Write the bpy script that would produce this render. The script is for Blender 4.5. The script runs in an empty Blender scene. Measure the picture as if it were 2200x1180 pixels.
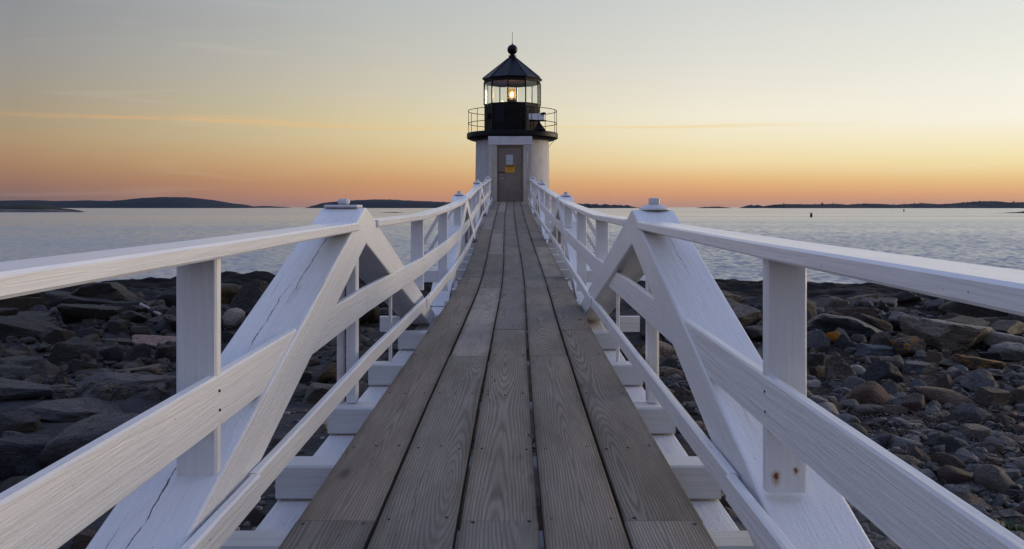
import bpy, bmesh, math, random
import numpy as np
from mathutils import Vector, Matrix

random.seed(11)
RNG = np.random.default_rng(11)
R = math.radians
scene = bpy.context.scene
COL = scene.collection
F = 1900.0                      # focal length in pixels of the 2200 px wide photograph
HZ = 445.0                      # image row of the horizon
SEA = -4.8                      # sea level; the camera is the origin

# ------------------------------------------------------------------ camera
cam_d = bpy.data.cameras.new('camera')
cam_d.sensor_width = 36.0
cam_d.lens = 36.0 * F / 2200.0
cam_d.shift_y = -(590.0 - HZ) / 2200.0
cam_d.clip_start = 0.05
cam_d.clip_end = 90000
cam = bpy.data.objects.new('camera', cam_d)
cam.rotation_euler = (R(90), 0, 0)
COL.objects.link(cam)
scene.camera = cam

# ------------------------------------------------------------------ sky, sun, exposure
SUN_AZ, SUN_EL = 62.0, 7.0      # the sun has just set, out of frame on the right


def lin(c):
    return tuple((v / 255 / 12.92) if v / 255 <= .04045 else ((v / 255 + .055) / 1.055) ** 2.4 for v in c)


world = bpy.data.worlds.new('World')
scene.world = world
world.use_nodes = True
wt = world.node_tree
wt.nodes.clear()


class NT:
    """small helper for node trees"""
    def __init__(self, tree):
        self.t = tree

    def n(self, kind, **kw):
        nd = self.t.nodes.new(kind)
        for k, v in kw.items():
            setattr(nd, k, v)
        return nd

    def link(self, a, b):
        self.t.links.new(a, b)

    def put(self, sock, v):
        if isinstance(v, bpy.types.NodeSocket):
            self.link(v, sock)
        elif v is not None:
            sock.default_value = v

    def math(self, op, a, b=None, c=None, clamp=False):
        nd = self.n('ShaderNodeMath', operation=op, use_clamp=clamp)
        self.put(nd.inputs[0], a)
        if b is not None:
            self.put(nd.inputs[1], b)
        if c is not None:
            self.put(nd.inputs[2], c)
        return nd.outputs[0]

    def mr(self, v, a, b, c=0.0, d=1.0, smooth=False):
        nd = self.n('ShaderNodeMapRange', interpolation_type='SMOOTHSTEP' if smooth else 'LINEAR')
        nd.clamp = True
        self.put(nd.inputs[0], v)
        for i, x in enumerate((a, b, c, d)):
            self.put(nd.inputs[1 + i], x)
        return nd.outputs[0]

    def mix(self, f, a, b, mode='MIX'):
        nd = self.n('ShaderNodeMix', data_type='RGBA', blend_type=mode)
        self.put(nd.inputs[0], f)
        for s, v in ((nd.inputs[6], a), (nd.inputs[7], b)):
            if isinstance(v, tuple) and len(v) == 3:
                v = (*v, 1)
            self.put(s, v)
        return nd.outputs[2]

    def noise(self, vec, scale, detail=4, rough=.55, dist=0.0, dim='3D', w=None):
        nd = self.n('ShaderNodeTexNoise', noise_dimensions=dim)
        if vec is not None:
            self.put(nd.inputs['Vector'], vec)
        if w is not None:
            self.put(nd.inputs['W'], w)
        self.put(nd.inputs['Scale'], scale)
        self.put(nd.inputs['Detail'], detail)
        self.put(nd.inputs['Roughness'], rough)
        self.put(nd.inputs['Distortion'], dist)
        return nd.outputs[0]

    def ramp(self, f, stops, mode='LINEAR'):
        nd = self.n('ShaderNodeValToRGB')
        cr = nd.color_ramp
        cr.interpolation = mode
        while len(cr.elements) < len(stops):
            cr.elements.new(.5)
        for e, (p, c) in zip(cr.elements, stops):
            e.position = p
            e.color = (*c[:3], 1)
        self.put(nd.inputs[0], f)
        return nd.outputs[0]

    def comb(self, x, y, z):
        nd = self.n('ShaderNodeCombineXYZ')
        for i, v in enumerate((x, y, z)):
            self.put(nd.inputs[i], v)
        return nd.outputs[0]

    def sep(self, v):
        nd = self.n('ShaderNodeSeparateXYZ')
        self.link(v, nd.inputs[0])
        return nd.outputs

    def scale(self, v, s):
        nd = self.n('ShaderNodeVectorMath', operation='MULTIPLY')
        self.put(nd.inputs[0], v)
        nd.inputs[1].default_value = s
        return nd.outputs[0]

    def add(self, v, s):
        nd = self.n('ShaderNodeVectorMath', operation='ADD')
        self.put(nd.inputs[0], v)
        self.put(nd.inputs[1], s)
        return nd.outputs[0]

    def bump(self, h, strength, dist=.01, normal=None):
        nd = self.n('ShaderNodeBump')
        self.put(nd.inputs['Strength'], strength)
        self.put(nd.inputs['Distance'], dist)
        self.put(nd.inputs['Height'], h)
        if normal is not None:
            self.put(nd.inputs['Normal'], normal)
        return nd.outputs[0]


# the dusk sky: five meridians (degrees from the sun's azimuth), each a ramp over elevation
def meridian(px, table):
    out = []
    for y, c in table:
        t = (HZ - y)
        out.append((t / math.sqrt(F * F + (px - 1100) ** 2 + t * t), lin(c)))
    return sorted(out, key=lambda q: q[0])


ZEN = [(.34, (.39, .45, .60)), (.60, (.36, .45, .74)), (1.0, (.34, .44, .80))]
m_left = meridian(30, [(0, (142, 144, 148)), (110, (152, 150, 147)), (190, (160, 151, 136)), (250, (168, 152, 126)),
                       (300, (173, 147, 114)), (350, (166, 130, 100)), (390, (150, 114, 97)), (444, (114, 95, 98))])
m_mid = meridian(830, [(0, (184, 188, 187)), (110, (196, 194, 184)), (200, (208, 200, 176)), (260, (217, 203, 163)),
                       (300, (218, 199, 157)), (350, (215, 180, 130)), (390, (204, 154, 108)), (425, (192, 138, 110)), (444, (170, 128, 114))])
m_rmid = meridian(1530, [(0, (210, 212, 209)), (110, (222, 221, 213)), (190, (233, 228, 213)), (250, (242, 235, 213)),
                         (300, (242, 230, 193)), (350, (239, 216, 165)), (390, (227, 180, 124)), (420, (210, 152, 114)), (444, (180, 138, 120))])
m_right = meridian(2170, [(0, (225, 227, 221)), (110, (235, 235, 224)), (180, (243, 241, 228)), (250, (248, 242, 225)),
                          (310, (246, 233, 193)), (350, (242, 221, 166)), (390, (231, 189, 130)), (420, (216, 160, 119)), (444, (186, 144, 124))])
m_sun = [(0, (.62, .36, .24)), (.02, (.95, .55, .28)), (.05, (1.25, .92, .50)), (.10, (1.3, 1.16, .85)), (.2, (1.05, 1.0, .88)), (.34, (.8, .82, .82))]
m_anti = [(0, (.20, .20, .31)), (.06, (.30, .27, .38)), (.15, (.35, .34, .50)), (.30, (.38, .43, .68))]

n = NT(wt)
geo = n.n('ShaderNodeTexCoord')
dx, dy, dz = n.sep(geo.outputs['Generated'])
az = n.math('ARCTAN2', dx, dy)
rel = n.math('ABSOLUTE', n.math('SUBTRACT', az, R(SUN_AZ)))
rel = n.math('MINIMUM', rel, n.math('SUBTRACT', 2 * math.pi, rel))
elev = n.math('MAXIMUM', dz, 0.0)
keys = [(0, m_sun), (32.6, m_right), (49.3, m_rmid), (70.1, m_mid), (91.4, m_left), (150, m_anti)]
col = None
for i, (deg, tab) in enumerate(keys):
    c = n.ramp(elev, tab + ZEN[(0 if tab[-1][0] < .33 else 1):])
    if col is None:
        col = c
    else:
        col = n.mix(n.mr(rel, R(keys[i - 1][0]), R(deg)), col, c)
# thin afterglow cirrus: long, nearly level streaks
zaz = n.math('DIVIDE', dz, n.math('SQRT', n.math('ADD', n.math('MULTIPLY', dx, dx), n.math('MULTIPLY', dy, dy))))
cvec = n.comb(n.math('MULTIPLY', az, 3.0), n.math('MULTIPLY', zaz, 60.0), 3.1)
cn = n.noise(cvec, 1.6, 5, .6, .6)
fray = n.math('MULTIPLY', n.math('SUBTRACT', n.noise(n.comb(n.math('MULTIPLY', az, 9.0), n.math('MULTIPLY', zaz, 90.0), 1.0), 1.0, 4, .6), .5), .006)
streak = None
for (c0, amp, hw, a0, a1, a2, a3, op) in ((.0922, .0010, .0036, -.62, -.40, -.28, .02, .75), (.0890, .0007, .0026, -.34, -.22, .12, .45, .85), (.0968, .0006, .0022, -.45, -.30, -.24, -.1, .4)):
    cc = n.math('ADD', n.math('MULTIPLY', n.math('SINE', n.math('MULTIPLY', az, 13.0)), amp), c0)
    off = n.math('ABSOLUTE', n.math('SUBTRACT', n.math('ADD', zaz, fray), cc))
    band = n.mr(off, hw, .0, 0, 1, True)
    gate = n.math('MULTIPLY', n.mr(az, a0, a1, 0, 1, True), n.mr(az, a2, a3, 1, 0, True))
    one = n.math('MULTIPLY', n.math('MULTIPLY', band, gate), n.math('MULTIPLY', n.mr(cn, .28, .6, .35, 1, True), op))
    streak = one if streak is None else n.math('MAXIMUM', streak, one)
col = n.mix(streak, col, n.mix(n.mr(az, -.5, .1), lin((214, 164, 116)), lin((240, 216, 160))))
hi = n.math('MULTIPLY', n.mr(n.noise(n.comb(n.math('MULTIPLY', az, 3.0), n.math('MULTIPLY', zaz, 30.0), 7.7), 1.3, 4, .6, .8), .55, .78, 0, 1, True), .10)
col = n.mix(hi, col, lin((240, 226, 208)))
bg = n.n('ShaderNodeBackground')
n.link(col, bg.inputs[0])
bg.inputs[1].default_value = 1.0
wo = n.n('ShaderNodeOutputWorld')
n.link(bg.outputs[0], wo.inputs[0])

sun_d = bpy.data.lights.new('sun', 'SUN')
sun_d.energy = 2.0
sun_d.angle = R(28)
sun_d.color = (1.0, .80, .58)
sun = bpy.data.objects.new('sun', sun_d)
sdir = Vector((math.sin(R(SUN_AZ)) * math.cos(R(SUN_EL)), math.cos(R(SUN_AZ)) * math.cos(R(SUN_EL)), math.sin(R(SUN_EL))))
sun.rotation_euler = sdir.to_track_quat('Z', 'Y').to_euler()
sun.location = (40, 20, 20)
COL.objects.link(sun)

vs = scene.view_settings
vs.view_transform = 'Standard'
vs.look = 'None'
vs.exposure = 0.0
vs.gamma = 1.0
vs.use_curve_mapping = False
scene.cycles.max_bounces = 8
scene.cycles.transparent_max_bounces = 12
scene.cycles.use_denoising = True

# ------------------------------------------------------------------ materials
def material(name):
    m = bpy.data.materials.new(name)
    m.use_nodes = True
    t = m.node_tree
    t.nodes.clear()
    k = NT(t)
    b = k.n('ShaderNodeBsdfPrincipled')
    o = k.n('ShaderNodeOutputMaterial')
    k.link(b.outputs[0], o.inputs[0])
    return m, k, b


def setc(k, b, col=None, rough=None, normal=None, metal=None, spec=None):
    for nm, v in (('Base Color', col), ('Roughness', rough), ('Normal', normal), ('Metallic', metal), ('Specular IOR Level', spec)):
        if v is not None:
            if isinstance(v, tuple) and len(v) == 3:
                v = (*v, 1)
            k.put(b.inputs[nm], v)


def objcoord(k, jitter=40.0):
    tc = k.n('ShaderNodeTexCoord')
    oi = k.n('ShaderNodeObjectInfo')
    r = k.math('MULTIPLY', oi.outputs['Random'], jitter)
    return tc.outputs['Object'], r, oi.outputs['Random']


def white_paint(name, base=(.70, .70, .705), crack=0.0, stipple=.25, dirt=.5, rust=None, long_cracks=None, relief=.010, gloss=(.30, .48)):
    """painted timber; local x runs along the grain"""
    m, k, b = material(name)
    oc, r, rnd = objcoord(k)
    v = k.add(oc, k.comb(r, r, r))
    grain = k.noise(k.scale(v, (2.0, 60, 60)), 1.0, 5, .65, .9)
    brush = k.noise(k.scale(v, (5.0, 190, 190)), 1.0, 2, .5)
    fine = k.noise(v, 95, 4, .7)
    patch = k.noise(k.scale(v, (1.0, 5, 5)), 1.0, 4, .6)
    c = k.mix(k.mr(grain, .42, .75), base, tuple(x * .88 for x in base))
    c = k.mix(k.mr(brush, .5, .8, 0, .18), c, tuple(x * .80 for x in base))
    c = k.mix(k.mr(patch, .48, .75, 0, .45), c, (.57, .56, .54))
    # grey weathering where the paint has worn thin
    thin = k.math('MULTIPLY', k.mr(k.noise(k.scale(v, (3, 26, 26)), 1.0, 4, .65, .5), .60, .72), k.mr(k.noise(v, 1.7, 3), .46, .64))
    c = k.mix(k.math('MULTIPLY', thin, dirt * .65), c, (.34, .32, .29))
    speck = k.mr(k.noise(k.scale(v, (34, 70, 70)), 1.0, 3, .6), .69, .74)
    speck = k.math('MULTIPLY', speck, k.mr(k.noise(v, 2.5, 2), .42, .62))
    c = k.mix(k.math('MULTIPLY', speck, min(1, dirt * 1.5)), c, (.17, .14, .11))
    h = k.math('ADD', k.math('ADD', k.math('MULTIPLY', grain, .8), k.math('MULTIPLY', brush, .15)), k.math('MULTIPLY', fine, stipple))
    h = k.math('SUBTRACT', h, k.math('MULTIPLY', thin, .25))
    if crack > 0:
        cn = k.noise(k.scale(v, (.22, 7.5, 7.5)), 1.0, 2, .5, .0)
        wv = k.noise(k.scale(v, (5, 40, 40)), 1.0, 2)
        cn = k.math('ADD', cn, k.math('MULTIPLY', k.math('SUBTRACT', wv, .5), .05))
        line = k.mr(k.math('ABSOLUTE', k.math('SUBTRACT', cn, .5)), .0, .006, 1, 0)
        gate = k.mr(k.noise(k.scale(v, (1.1, 4.0, 4.0)), 1.0, 1), .56, .64)
        line = k.math('MULTIPLY', k.math('MULTIPLY', line, gate), crack)
        c = k.mix(line, c, (.06, .055, .06))
        h = k.math('SUBTRACT', h, k.math('MULTIPLY', line, 2.0))
    sx, sy, sz = k.sep(oc)
    for (x0, x1, yc, wander, wd) in (long_cracks or ()):
        wv = k.noise(None, 2.2, 4, .6, dim='1D', w=k.math('ADD', sx, yc * 37))
        yy = k.math('ADD', k.math('MULTIPLY', k.math('SUBTRACT', wv, .5), wander), yc)
        taper = k.math('MULTIPLY', k.mr(sx, x0, x0 + .25), k.mr(sx, x1 - .25, x1, 1, 0))
        dd = k.math('ABSOLUTE', k.math('SUBTRACT', sy, yy))
        ln = k.math('LESS_THAN', dd, k.math('MULTIPLY', k.math('MULTIPLY', taper, wd), k.mr(k.noise(None, 9, 3, .7, dim='1D', w=sx), .3, .6, .2, 1.3)))
        c = k.mix(ln, c, (.05, .045, .05))
        h = k.math('SUBTRACT', h, k.math('MULTIPLY', ln, 2.0))
    if rust:
        for (lx, ly, rad, drip) in rust:
            ddx = k.math('SUBTRACT', sx, lx)
            ddx = k.math('MULTIPLY', ddx, k.mr(ddx, -.001, .001, drip, 1.0))
            ddy = k.math('SUBTRACT', sz, ly)
            d = k.math('SQRT', k.math('ADD', k.math('MULTIPLY', ddx, ddx), k.math('MULTIPLY', ddy, ddy)))
            d = k.math('ADD', d, k.math('MULTIPLY', k.math('SUBTRACT', fine, .5), .012))
            c = k.mix(k.mr(d, rad * .5, rad * 1.5, .75, 0), c, (.42, .22, .08))
            c = k.mix(k.mr(d, rad * .3, rad * .75, 1, 0), c, (.14, .04, .012))
    setc(k, b, c, k.mr(patch, .3, .8, *gloss), k.bump(h, .55, relief))
    return m


M = {}
M['paint'] = white_paint('white_painted_board')
M['paint_timber'] = white_paint('white_painted_rough_timber', crack=.0, stipple=.9, dirt=.75, long_cracks=[(.3, 1.0, .12, .03, .0012), (1.6, 2.2, .07, .03, .0012)])
M['paint_cracked'] = white_paint('white_painted_cracked_timber', crack=.3, stipple=.8, dirt=.6, long_cracks=[(.15, 1.25, -.105, .045, .0018), (.95, 1.75, -.135, .05, .0016), (2.1, 2.75, -.125, .04, .0020), (2.45, 2.95, -.17, .03, .0014)])
M['paint_rail'] = white_paint('white_painted_hand_rail', dirt=.45, relief=.0035, gloss=(.20, .34))
M['paint_worn'] = white_paint('white_paint_worn', base=(.62, .62, .61), crack=.35, dirt=1.0)
M['paint_rust'] = white_paint('white_paint_rusty_nails', rust=[(.045, -.028, .011, .45), (.058, .022, .007, .6)])


def deck_wood():
    m, k, b = material('weathered_grey_plank')
    oc, r, rnd = objcoord(k, 60.0)
    x, y, z = k.sep(oc)
    xr = k.math('ADD', x, r)
    h0 = k.noise(None, .26, 1.0, .5, dim='1D', w=xr)
    h = k.math('MULTIPLY', k.math('ADD', h0, -.40), .40)
    yo = k.math('ADD', y, k.math('MULTIPLY', k.math('SUBTRACT', rnd, .5), .16))
    yw = k.math('ADD', yo, k.math('MULTIPLY', k.math('SUBTRACT', k.noise(k.comb(k.math('MULTIPLY', xr, .7), k.math('MULTIPLY', y, 3), r), 1.0, 2, .5), .5), .05))
    yw = k.math('ADD', yw, k.math('MULTIPLY', k.math('SUBTRACT', k.noise(k.comb(k.math('MULTIPLY', xr, 7), k.math('MULTIPLY', y, 22), r), 1.0, 2, .5), .5), .007))
    rad = k.math('SQRT', k.math('ADD', k.math('MULTIPLY', yw, yw), k.math('MULTIPLY', k.math('MULTIPLY', h, h), .55)))
    fine = k.noise(k.comb(k.math('MULTIPLY', xr, 4), k.math('MULTIPLY', y, 190), r), 1.0, 4, .65)
    ph = k.math('ADD', k.math('MULTIPLY', rad, 660.0), k.math('MULTIPLY', fine, 3.0))
    g = k.math('ADD', k.math('MULTIPLY', k.math('SINE', ph), .5), .5)
    g = k.math('POWER', g, 1.8)
    patch = k.noise(k.comb(k.math('MULTIPLY', xr, 1.4), k.math('MULTIPLY', y, 6), r), 1.0, 5, .65)
    big = k.noise(k.comb(k.math('MULTIPLY', xr, .6), k.math('MULTIPLY', y, 1.5), r), 1.0, 3)
    gw = k.mr(big, .3, .7, .35, .72)
    dark, light = (.100, .087, .070), (.335, .303, .258)
    c = k.mix(k.math('MULTIPLY', g, gw), light, dark)
    c = k.mix(k.math('MULTIPLY', k.mr(fine, .35, .75), .45), c, (.105, .093, .077))
    c = k.mix(k.mr(patch, .42, .72, 0, .55), c, (.122, .107, .086))
    board = k.ramp(rnd, [(0, (.80, .78, .76)), (.2, (1.12, 1.10, 1.08)), (.4, (.92, .86, .78)), (.6, (1.22, 1.20, 1.17)), (.8, (.86, .85, .80))], 'CONSTANT')
    c = k.mix(1.0, c, board, 'MULTIPLY')
    c = k.mix(k.mr(big, .55, .75, 0, .30), c, (.155, .134, .102))
    # grime gathered along the plank edges
    edge = k.math('ADD', k.math('ABSOLUTE', y), k.math('MULTIPLY', k.math('SUBTRACT', patch, .5), .05))
    c = k.mix(k.mr(edge, .085, .122, 0, .55), c, (.075, .062, .045))
    # knots
    kn = k.n('ShaderNodeTexVoronoi', feature='F1')
    k.link(k.comb(k.math('MULTIPLY', xr, 1.3), k.math('MULTIPLY', y, 4.2), r), kn.inputs['Vector'])
    kn.inputs['Scale'].default_value = 1.0
    knd = kn.outputs['Distance']
    c = k.mix(k.mr(knd, .03, .12, .75, 0), c, (.035, .03, .025))
    # checks (drying cracks) along the grain
    cn = k.noise(k.comb(k.math('MULTIPLY', xr, 1.6), k.math('MULTIPLY', yw, 26), r), 1.0, 2, .5)
    ck = k.mr(k.math('ABSOLUTE', k.math('SUBTRACT', cn, .5)), 0, .012, 1, 0)
    ck = k.math('MULTIPLY', ck, k.mr(k.noise(k.comb(k.math('MULTIPLY', xr, .9), k.math('MULTIPLY', y, 5), 4.0), 1.0, 2), .55, .68))
    c = k.mix(k.math('MULTIPLY', ck, .85), c, (.02, .017, .014))
    # paint drips
    ps = k.noise(k.comb(k.math('MULTIPLY', xr, 38), k.math('MULTIPLY', y, 55), r), 1.0, 2, .5)
    pg = k.noise(k.comb(k.math('MULTIPLY', xr, 1.1), k.math('MULTIPLY', y, 4), 9.0), 1.0, 1)
    c = k.mix(k.math('MULTIPLY', k.mr(ps, .745, .76), k.mr(pg, .56, .62)), c, (.62, .62, .62))
    hh = k.math('SUBTRACT', k.math('ADD', k.math('MULTIPLY', g, -.6), k.math('MULTIPLY', fine, .5)), k.math('MULTIPLY', ck, 1.6))
    setc(k, b, c, .75, k.bump(hh, .5, .005), spec=.12)
    return m


M['deck'] = deck_wood()


def rock_mat(name, cols, band=.35, lichen=None, lich_amt=.0, rough=.72, bands=(5, 5, 26)):
    m, k, b = material(name)
    oc, r, rnd = objcoord(k, 30.0)
    v = k.add(oc, k.comb(r, k.math('MULTIPLY', r, .7), k.math('MULTIPLY', r, 1.3)))
    w = k.noise(v, 1.6, 4, .6)
    lay = k.noise(k.add(k.scale(v, bands), k.comb(w, w, k.math('MULTIPLY', w, 5))), 1.0, 5, .62, .6)
    med = k.noise(v, 5.0, 6, .65)
    fine = k.noise(v, 42, 5, .7)
    c = k.ramp(med, [(.25, cols[0]), (.5, cols[1]), (.75, cols[2])])
    tint = k.ramp(rnd, [(0, (.66, .66, .68)), (.2, (1.12, 1.02, .90)), (.45, (.80, .78, .75)), (.62, (1.45, 1.34, 1.18)), (.78, (.66, .61, .57)), (.92, (1.15, .98, .84))], 'CONSTANT')
    c = k.mix(1.0, c, tint, 'MULTIPLY')
    c = k.mix(k.mr(lay, .45, .7, 0, band), c, cols[3])
    c = k.mix(k.mr(fine, .55, .75, 0, .45), c, tuple(x * .45 for x in cols[0]))
    c = k.mix(k.mr(k.noise(v, 14, 3, .5), .66, .74, 0, .55), c, (.20, .20, .19))
    crk = k.n('ShaderNodeTexVoronoi', feature='DISTANCE_TO_EDGE')
    k.link(k.add(k.scale(v, (2.2, 2.2, 5.0)), k.comb(w, med, w)), crk.inputs['Vector'])
    crk.inputs['Scale'].default_value = 1.0
    cr = k.mr(crk.outputs['Distance'], 0, .035, 1, 0)
    c = k.mix(k.math('MULTIPLY', cr, .6), c, (.012, .011, .010))
    if lichen:
        lm = k.mr(k.noise(v, 3.2, 5, .7, .4), .62 - lich_amt, .66 - lich_amt)
        c = k.mix(lm, c, lichen)
    h = k.math('ADD', k.math('MULTIPLY', lay, 1.2), k.math('ADD', k.math('MULTIPLY', med, 1.0), k.math('MULTIPLY', fine, .25)))
    h = k.math('SUBTRACT', h, k.math('MULTIPLY', cr, .8))
    setc(k, b, c, rough, k.bump(h, .9, .06), spec=.2)
    return m


M['rock_grey'] = rock_mat('grey_schist', [(0.063, 0.063, 0.066), (0.119, 0.116, 0.112), (0.182, 0.175, 0.165), (0.238, 0.231, 0.217)])
M['rock_dark'] = rock_mat('dark_slate', [(0.025, 0.027, 0.031), (0.048, 0.049, 0.056), (0.081, 0.081, 0.090), (0.126, 0.126, 0.134)], .3)
M['rock_brown'] = rock_mat('brown_granite', [(0.063, 0.050, 0.042), (0.119, 0.095, 0.078), (0.182, 0.147, 0.119), (0.252, 0.217, 0.182)])
M['rock_pink'] = rock_mat('pinkish_granite', [(0.112, 0.077, 0.064), (0.196, 0.140, 0.119), (0.280, 0.210, 0.182), (0.308, 0.252, 0.224)])
M['rock_pale'] = rock_mat('pale_quartz_rock', [(0.182, 0.175, 0.168), (0.280, 0.273, 0.259), (0.378, 0.364, 0.350), (0.448, 0.434, 0.420)], .4)
M['rock_blue'] = rock_mat('blue_grey_slate', [(0.077, 0.084, 0.098), (0.133, 0.143, 0.162), (0.196, 0.206, 0.231), (0.266, 0.280, 0.301)], .25)
M['rock_lichen'] = rock_mat('orange_lichen_rock', [(0.056, 0.053, 0.049), (0.098, 0.092, 0.084), (0.154, 0.140, 0.126), (0.210, 0.196, 0.168)], .3, (.36, .15, .012), .10)
M['rock_orange'] = rock_mat('orange_lichen_covered', [(0.070, 0.063, 0.056), (0.112, 0.098, 0.084), (0.168, 0.140, 0.126), (0.210, 0.196, 0.168)], .2, (.44, .17, .01), .22)
M['rock_banded'] = rock_mat('banded_gneiss', [(0.070, 0.063, 0.056), (0.140, 0.119, 0.101), (0.210, 0.182, 0.154), (0.035, 0.031, 0.028)], .85, bands=(4, 30, 9))
M['ledge'] = rock_mat('weedy_black_ledge', [(.010, .0095, .009), (.018, .016, .014), (.033, .028, .023), (.050, .042, .034)], .35, rough=.6)


def shore_mat():
    m, k, b = material('shore_bedrock')
    tc = k.n('ShaderNodeTexCoord')
    v = tc.outputs['Object']
    x, y, z = k.sep(v)
    w = k.noise(v, .5, 4, .6)
    med = k.noise(v, 2.4, 6, .65)
    fine = k.noise(v, 26, 5, .7)
    lay = k.noise(k.add(k.scale(v, (.5, 3.2, 9)), k.comb(w, k.math('MULTIPLY', w, 2), w)), 1.0, 5, .62, .6)
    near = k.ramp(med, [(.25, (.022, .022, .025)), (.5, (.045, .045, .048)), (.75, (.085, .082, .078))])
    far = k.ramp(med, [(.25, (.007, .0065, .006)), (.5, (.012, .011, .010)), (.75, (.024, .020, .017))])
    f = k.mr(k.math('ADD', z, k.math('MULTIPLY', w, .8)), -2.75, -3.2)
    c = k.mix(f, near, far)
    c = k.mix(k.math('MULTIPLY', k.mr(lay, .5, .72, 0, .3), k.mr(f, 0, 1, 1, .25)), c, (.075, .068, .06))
    peb = k.n('ShaderNodeTexVoronoi', feature='F1')
    k.link(v, peb.inputs['Vector'])
    peb.inputs['Scale'].default_value = 11
    pebc = k.mix(.75, peb.outputs['Color'], (.35, .33, .31))
    gravel = k.mr(x, -1.5, 1.5)
    gravel = k.math('MULTIPLY', gravel, k.mr(z, -3.0, -2.8))
    pc = k.mix(1.0, k.mix(k.mr(peb.outputs['Distance'], .1, .6), (.13, .125, .12), (.02, .018, .016)), pebc, 'MULTIPLY')
    c = k.mix(gravel, c, pc)
    weed = k.mr(k.noise(v, .8, 5, .65, .5), .52, .60)
    c = k.mix(k.math('MULTIPLY', k.math('MULTIPLY', weed, gravel), .85), c, (.014, .009, .006))
    h = k.math('ADD', k.math('MULTIPLY', lay, 1.0), k.math('ADD', med, k.math('MULTIPLY', fine, .3)))
    h = k.math('SUBTRACT', h, k.math('MULTIPLY', k.math('MULTIPLY', peb.outputs['Distance'], gravel), .8))
    setc(k, b, c, .85, k.bump(h, 1.0, .10), spec=.12)
    return m


M['shore'] = shore_mat()


def plain(name, col, rough=.5, metal=0.0, var=.12, scale=6.0, bump=.1, spec=.5):
    m, k, b = material(name)
    oc, r, rnd = objcoord(k, 20)
    v = k.add(oc, k.comb(r, r, r))
    nz = k.noise(v, scale, 5, .6)
    c = k.mix(k.mr(nz, .3, .75), tuple(x * (1 - var) for x in col), tuple(min(1, x * (1 + var)) for x in col))
    setc(k, b, c, k.mr(nz, .3, .8, rough * .85, min(1, rough * 1.15)), k.bump(k.noise(v, scale * 8, 4, .6), bump, .004), metal, spec)
    return m


M['black'] = plain('black_painted_iron', (.006, .006, .007), .5, var=.35, spec=.12)
M['black_dull'] = plain('black_weathered_iron', (.011, .009, .008), .6, var=.4, spec=.15)
M['roof'] = plain('black_roof_sheet', (.006, .006, .010), .42, var=.3, bump=.2, spec=.16)
M['ceiling'] = plain('lantern_ceiling_red_brown', (.16, .065, .04), .6)
M['nail'] = plain('rusty_nail', (.05, .036, .028), .6, .4)
M['iron_white'] = plain('painted_iron_fitting', (.52, .51, .52), .5, var=.15, bump=.4)
M['rod'] = plain('white_rod', (.62, .60, .58), .55, var=.15, scale=14, bump=.5)
M['boxwhite'] = plain('white_enamel_box', (.72, .71, .73), .45)
M['handle'] = plain('steel_handle', (.45, .44, .43), .3, .9)
M['paper'] = plain('wire_glass_pane', (.40, .42, .47), .35, var=.08, scale=30)
M['sign_y'] = plain('yellow_sign_enamel', (.60, .29, .006), .45, var=.06)
M['sign_k'] = plain('black_sign_print', (.012, .010, .008), .5)
M['granite'] = rock_mat('pale_granite_block', [(.16, .155, .15), (.24, .23, .22), (.32, .31, .30), (.3, .29, .28)], .15, bands=(4, 4, 6))
M['hinge'] = plain('worn_hinge', (.30, .24, .19), .5, .5)
M['rusty_pole'] = plain('white_pole_rust_specks', (.55, .53, .47), .6, var=.3, scale=40, bump=.5)


def tower_mat(name, base, stain, amt, streak=True):
    m, k, b = material(name)
    tc = k.n('ShaderNodeTexCoord')
    v = tc.outputs['Object']
    br = k.n('ShaderNodeTexBrick')
    x, y, z = k.sep(v)
    ang = k.math('MULTIPLY', k.math('ARCTAN2', x, y), 1.4)
    k.link(k.comb(ang, z, 0), br.inputs['Vector'])
    br.inputs['Scale'].default_value = 1.0
    br.inputs['Brick Width'].default_value = .22
    br.inputs['Row Height'].default_value = .075
    br.inputs['Mortar Size'].default_value = .006
    nz = k.noise(v, 4, 5, .65)
    fine = k.noise(v, 45, 4, .7)
    c = k.mix(k.mr(nz, .35, .75), base, tuple(q * .86 for q in base))
    sv = k.noise(k.scale(v, (7, 7, .7)), 1.0, 4, .6)
    c = k.mix(k.mr(sv, .45, .72, 0, amt), c, stain)
    c = k.mix(k.mr(k.noise(v, 22, 3, .6), .70, .76, 0, .4), c, (.30, .27, .24))
    h = k.math('ADD', k.math('MULTIPLY', br.outputs['Fac'], -.8), k.math('ADD', k.math('MULTIPLY', fine, .5), nz))
    setc(k, b, c, .62, k.bump(h, .8, .02), spec=.3)
    return m


M['tower'] = tower_mat('whitewashed_brick', (.58, .56, .545), (.42, .38, .33), .6)
M['surround'] = tower_mat('stained_white_masonry', (.56, .53, .50), (.42, .33, .22), .65)
M['lintel'] = tower_mat('clean_white_lintel', (.64, .63, .66), (.52, .45, .38), .30)


def door_mat():
    m, k, b = material('brushed_steel_door')
    tc = k.n('ShaderNodeTexCoord')
    v = tc.outputs['Object']
    sm = k.noise(k.scale(v, (2.0, 2.0, 3.2)), 1.0, 3, .5, 1.2)
    fine = k.noise(k.scale(v, (40, 40, 4)), 1.0, 3, .6)
    c = k.mix(k.mr(sm, .35, .7), (.16, .135, .115), (.21, .175, .15))
    c = k.mix(k.mr(fine, .5, .8, 0, .25), c, (.10, .085, .07))
    setc(k, b, c, k.mr(sm, .3, .7, .30, .45), k.bump(k.math('ADD', sm, k.math('MULTIPLY', fine, .1)), .25, .01), .35)
    return m


M['door'] = door_mat()
M['doorframe'] = plain('rusty_brown_frame', (.17, .115, .07), .6, var=.35, scale=9)


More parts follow.
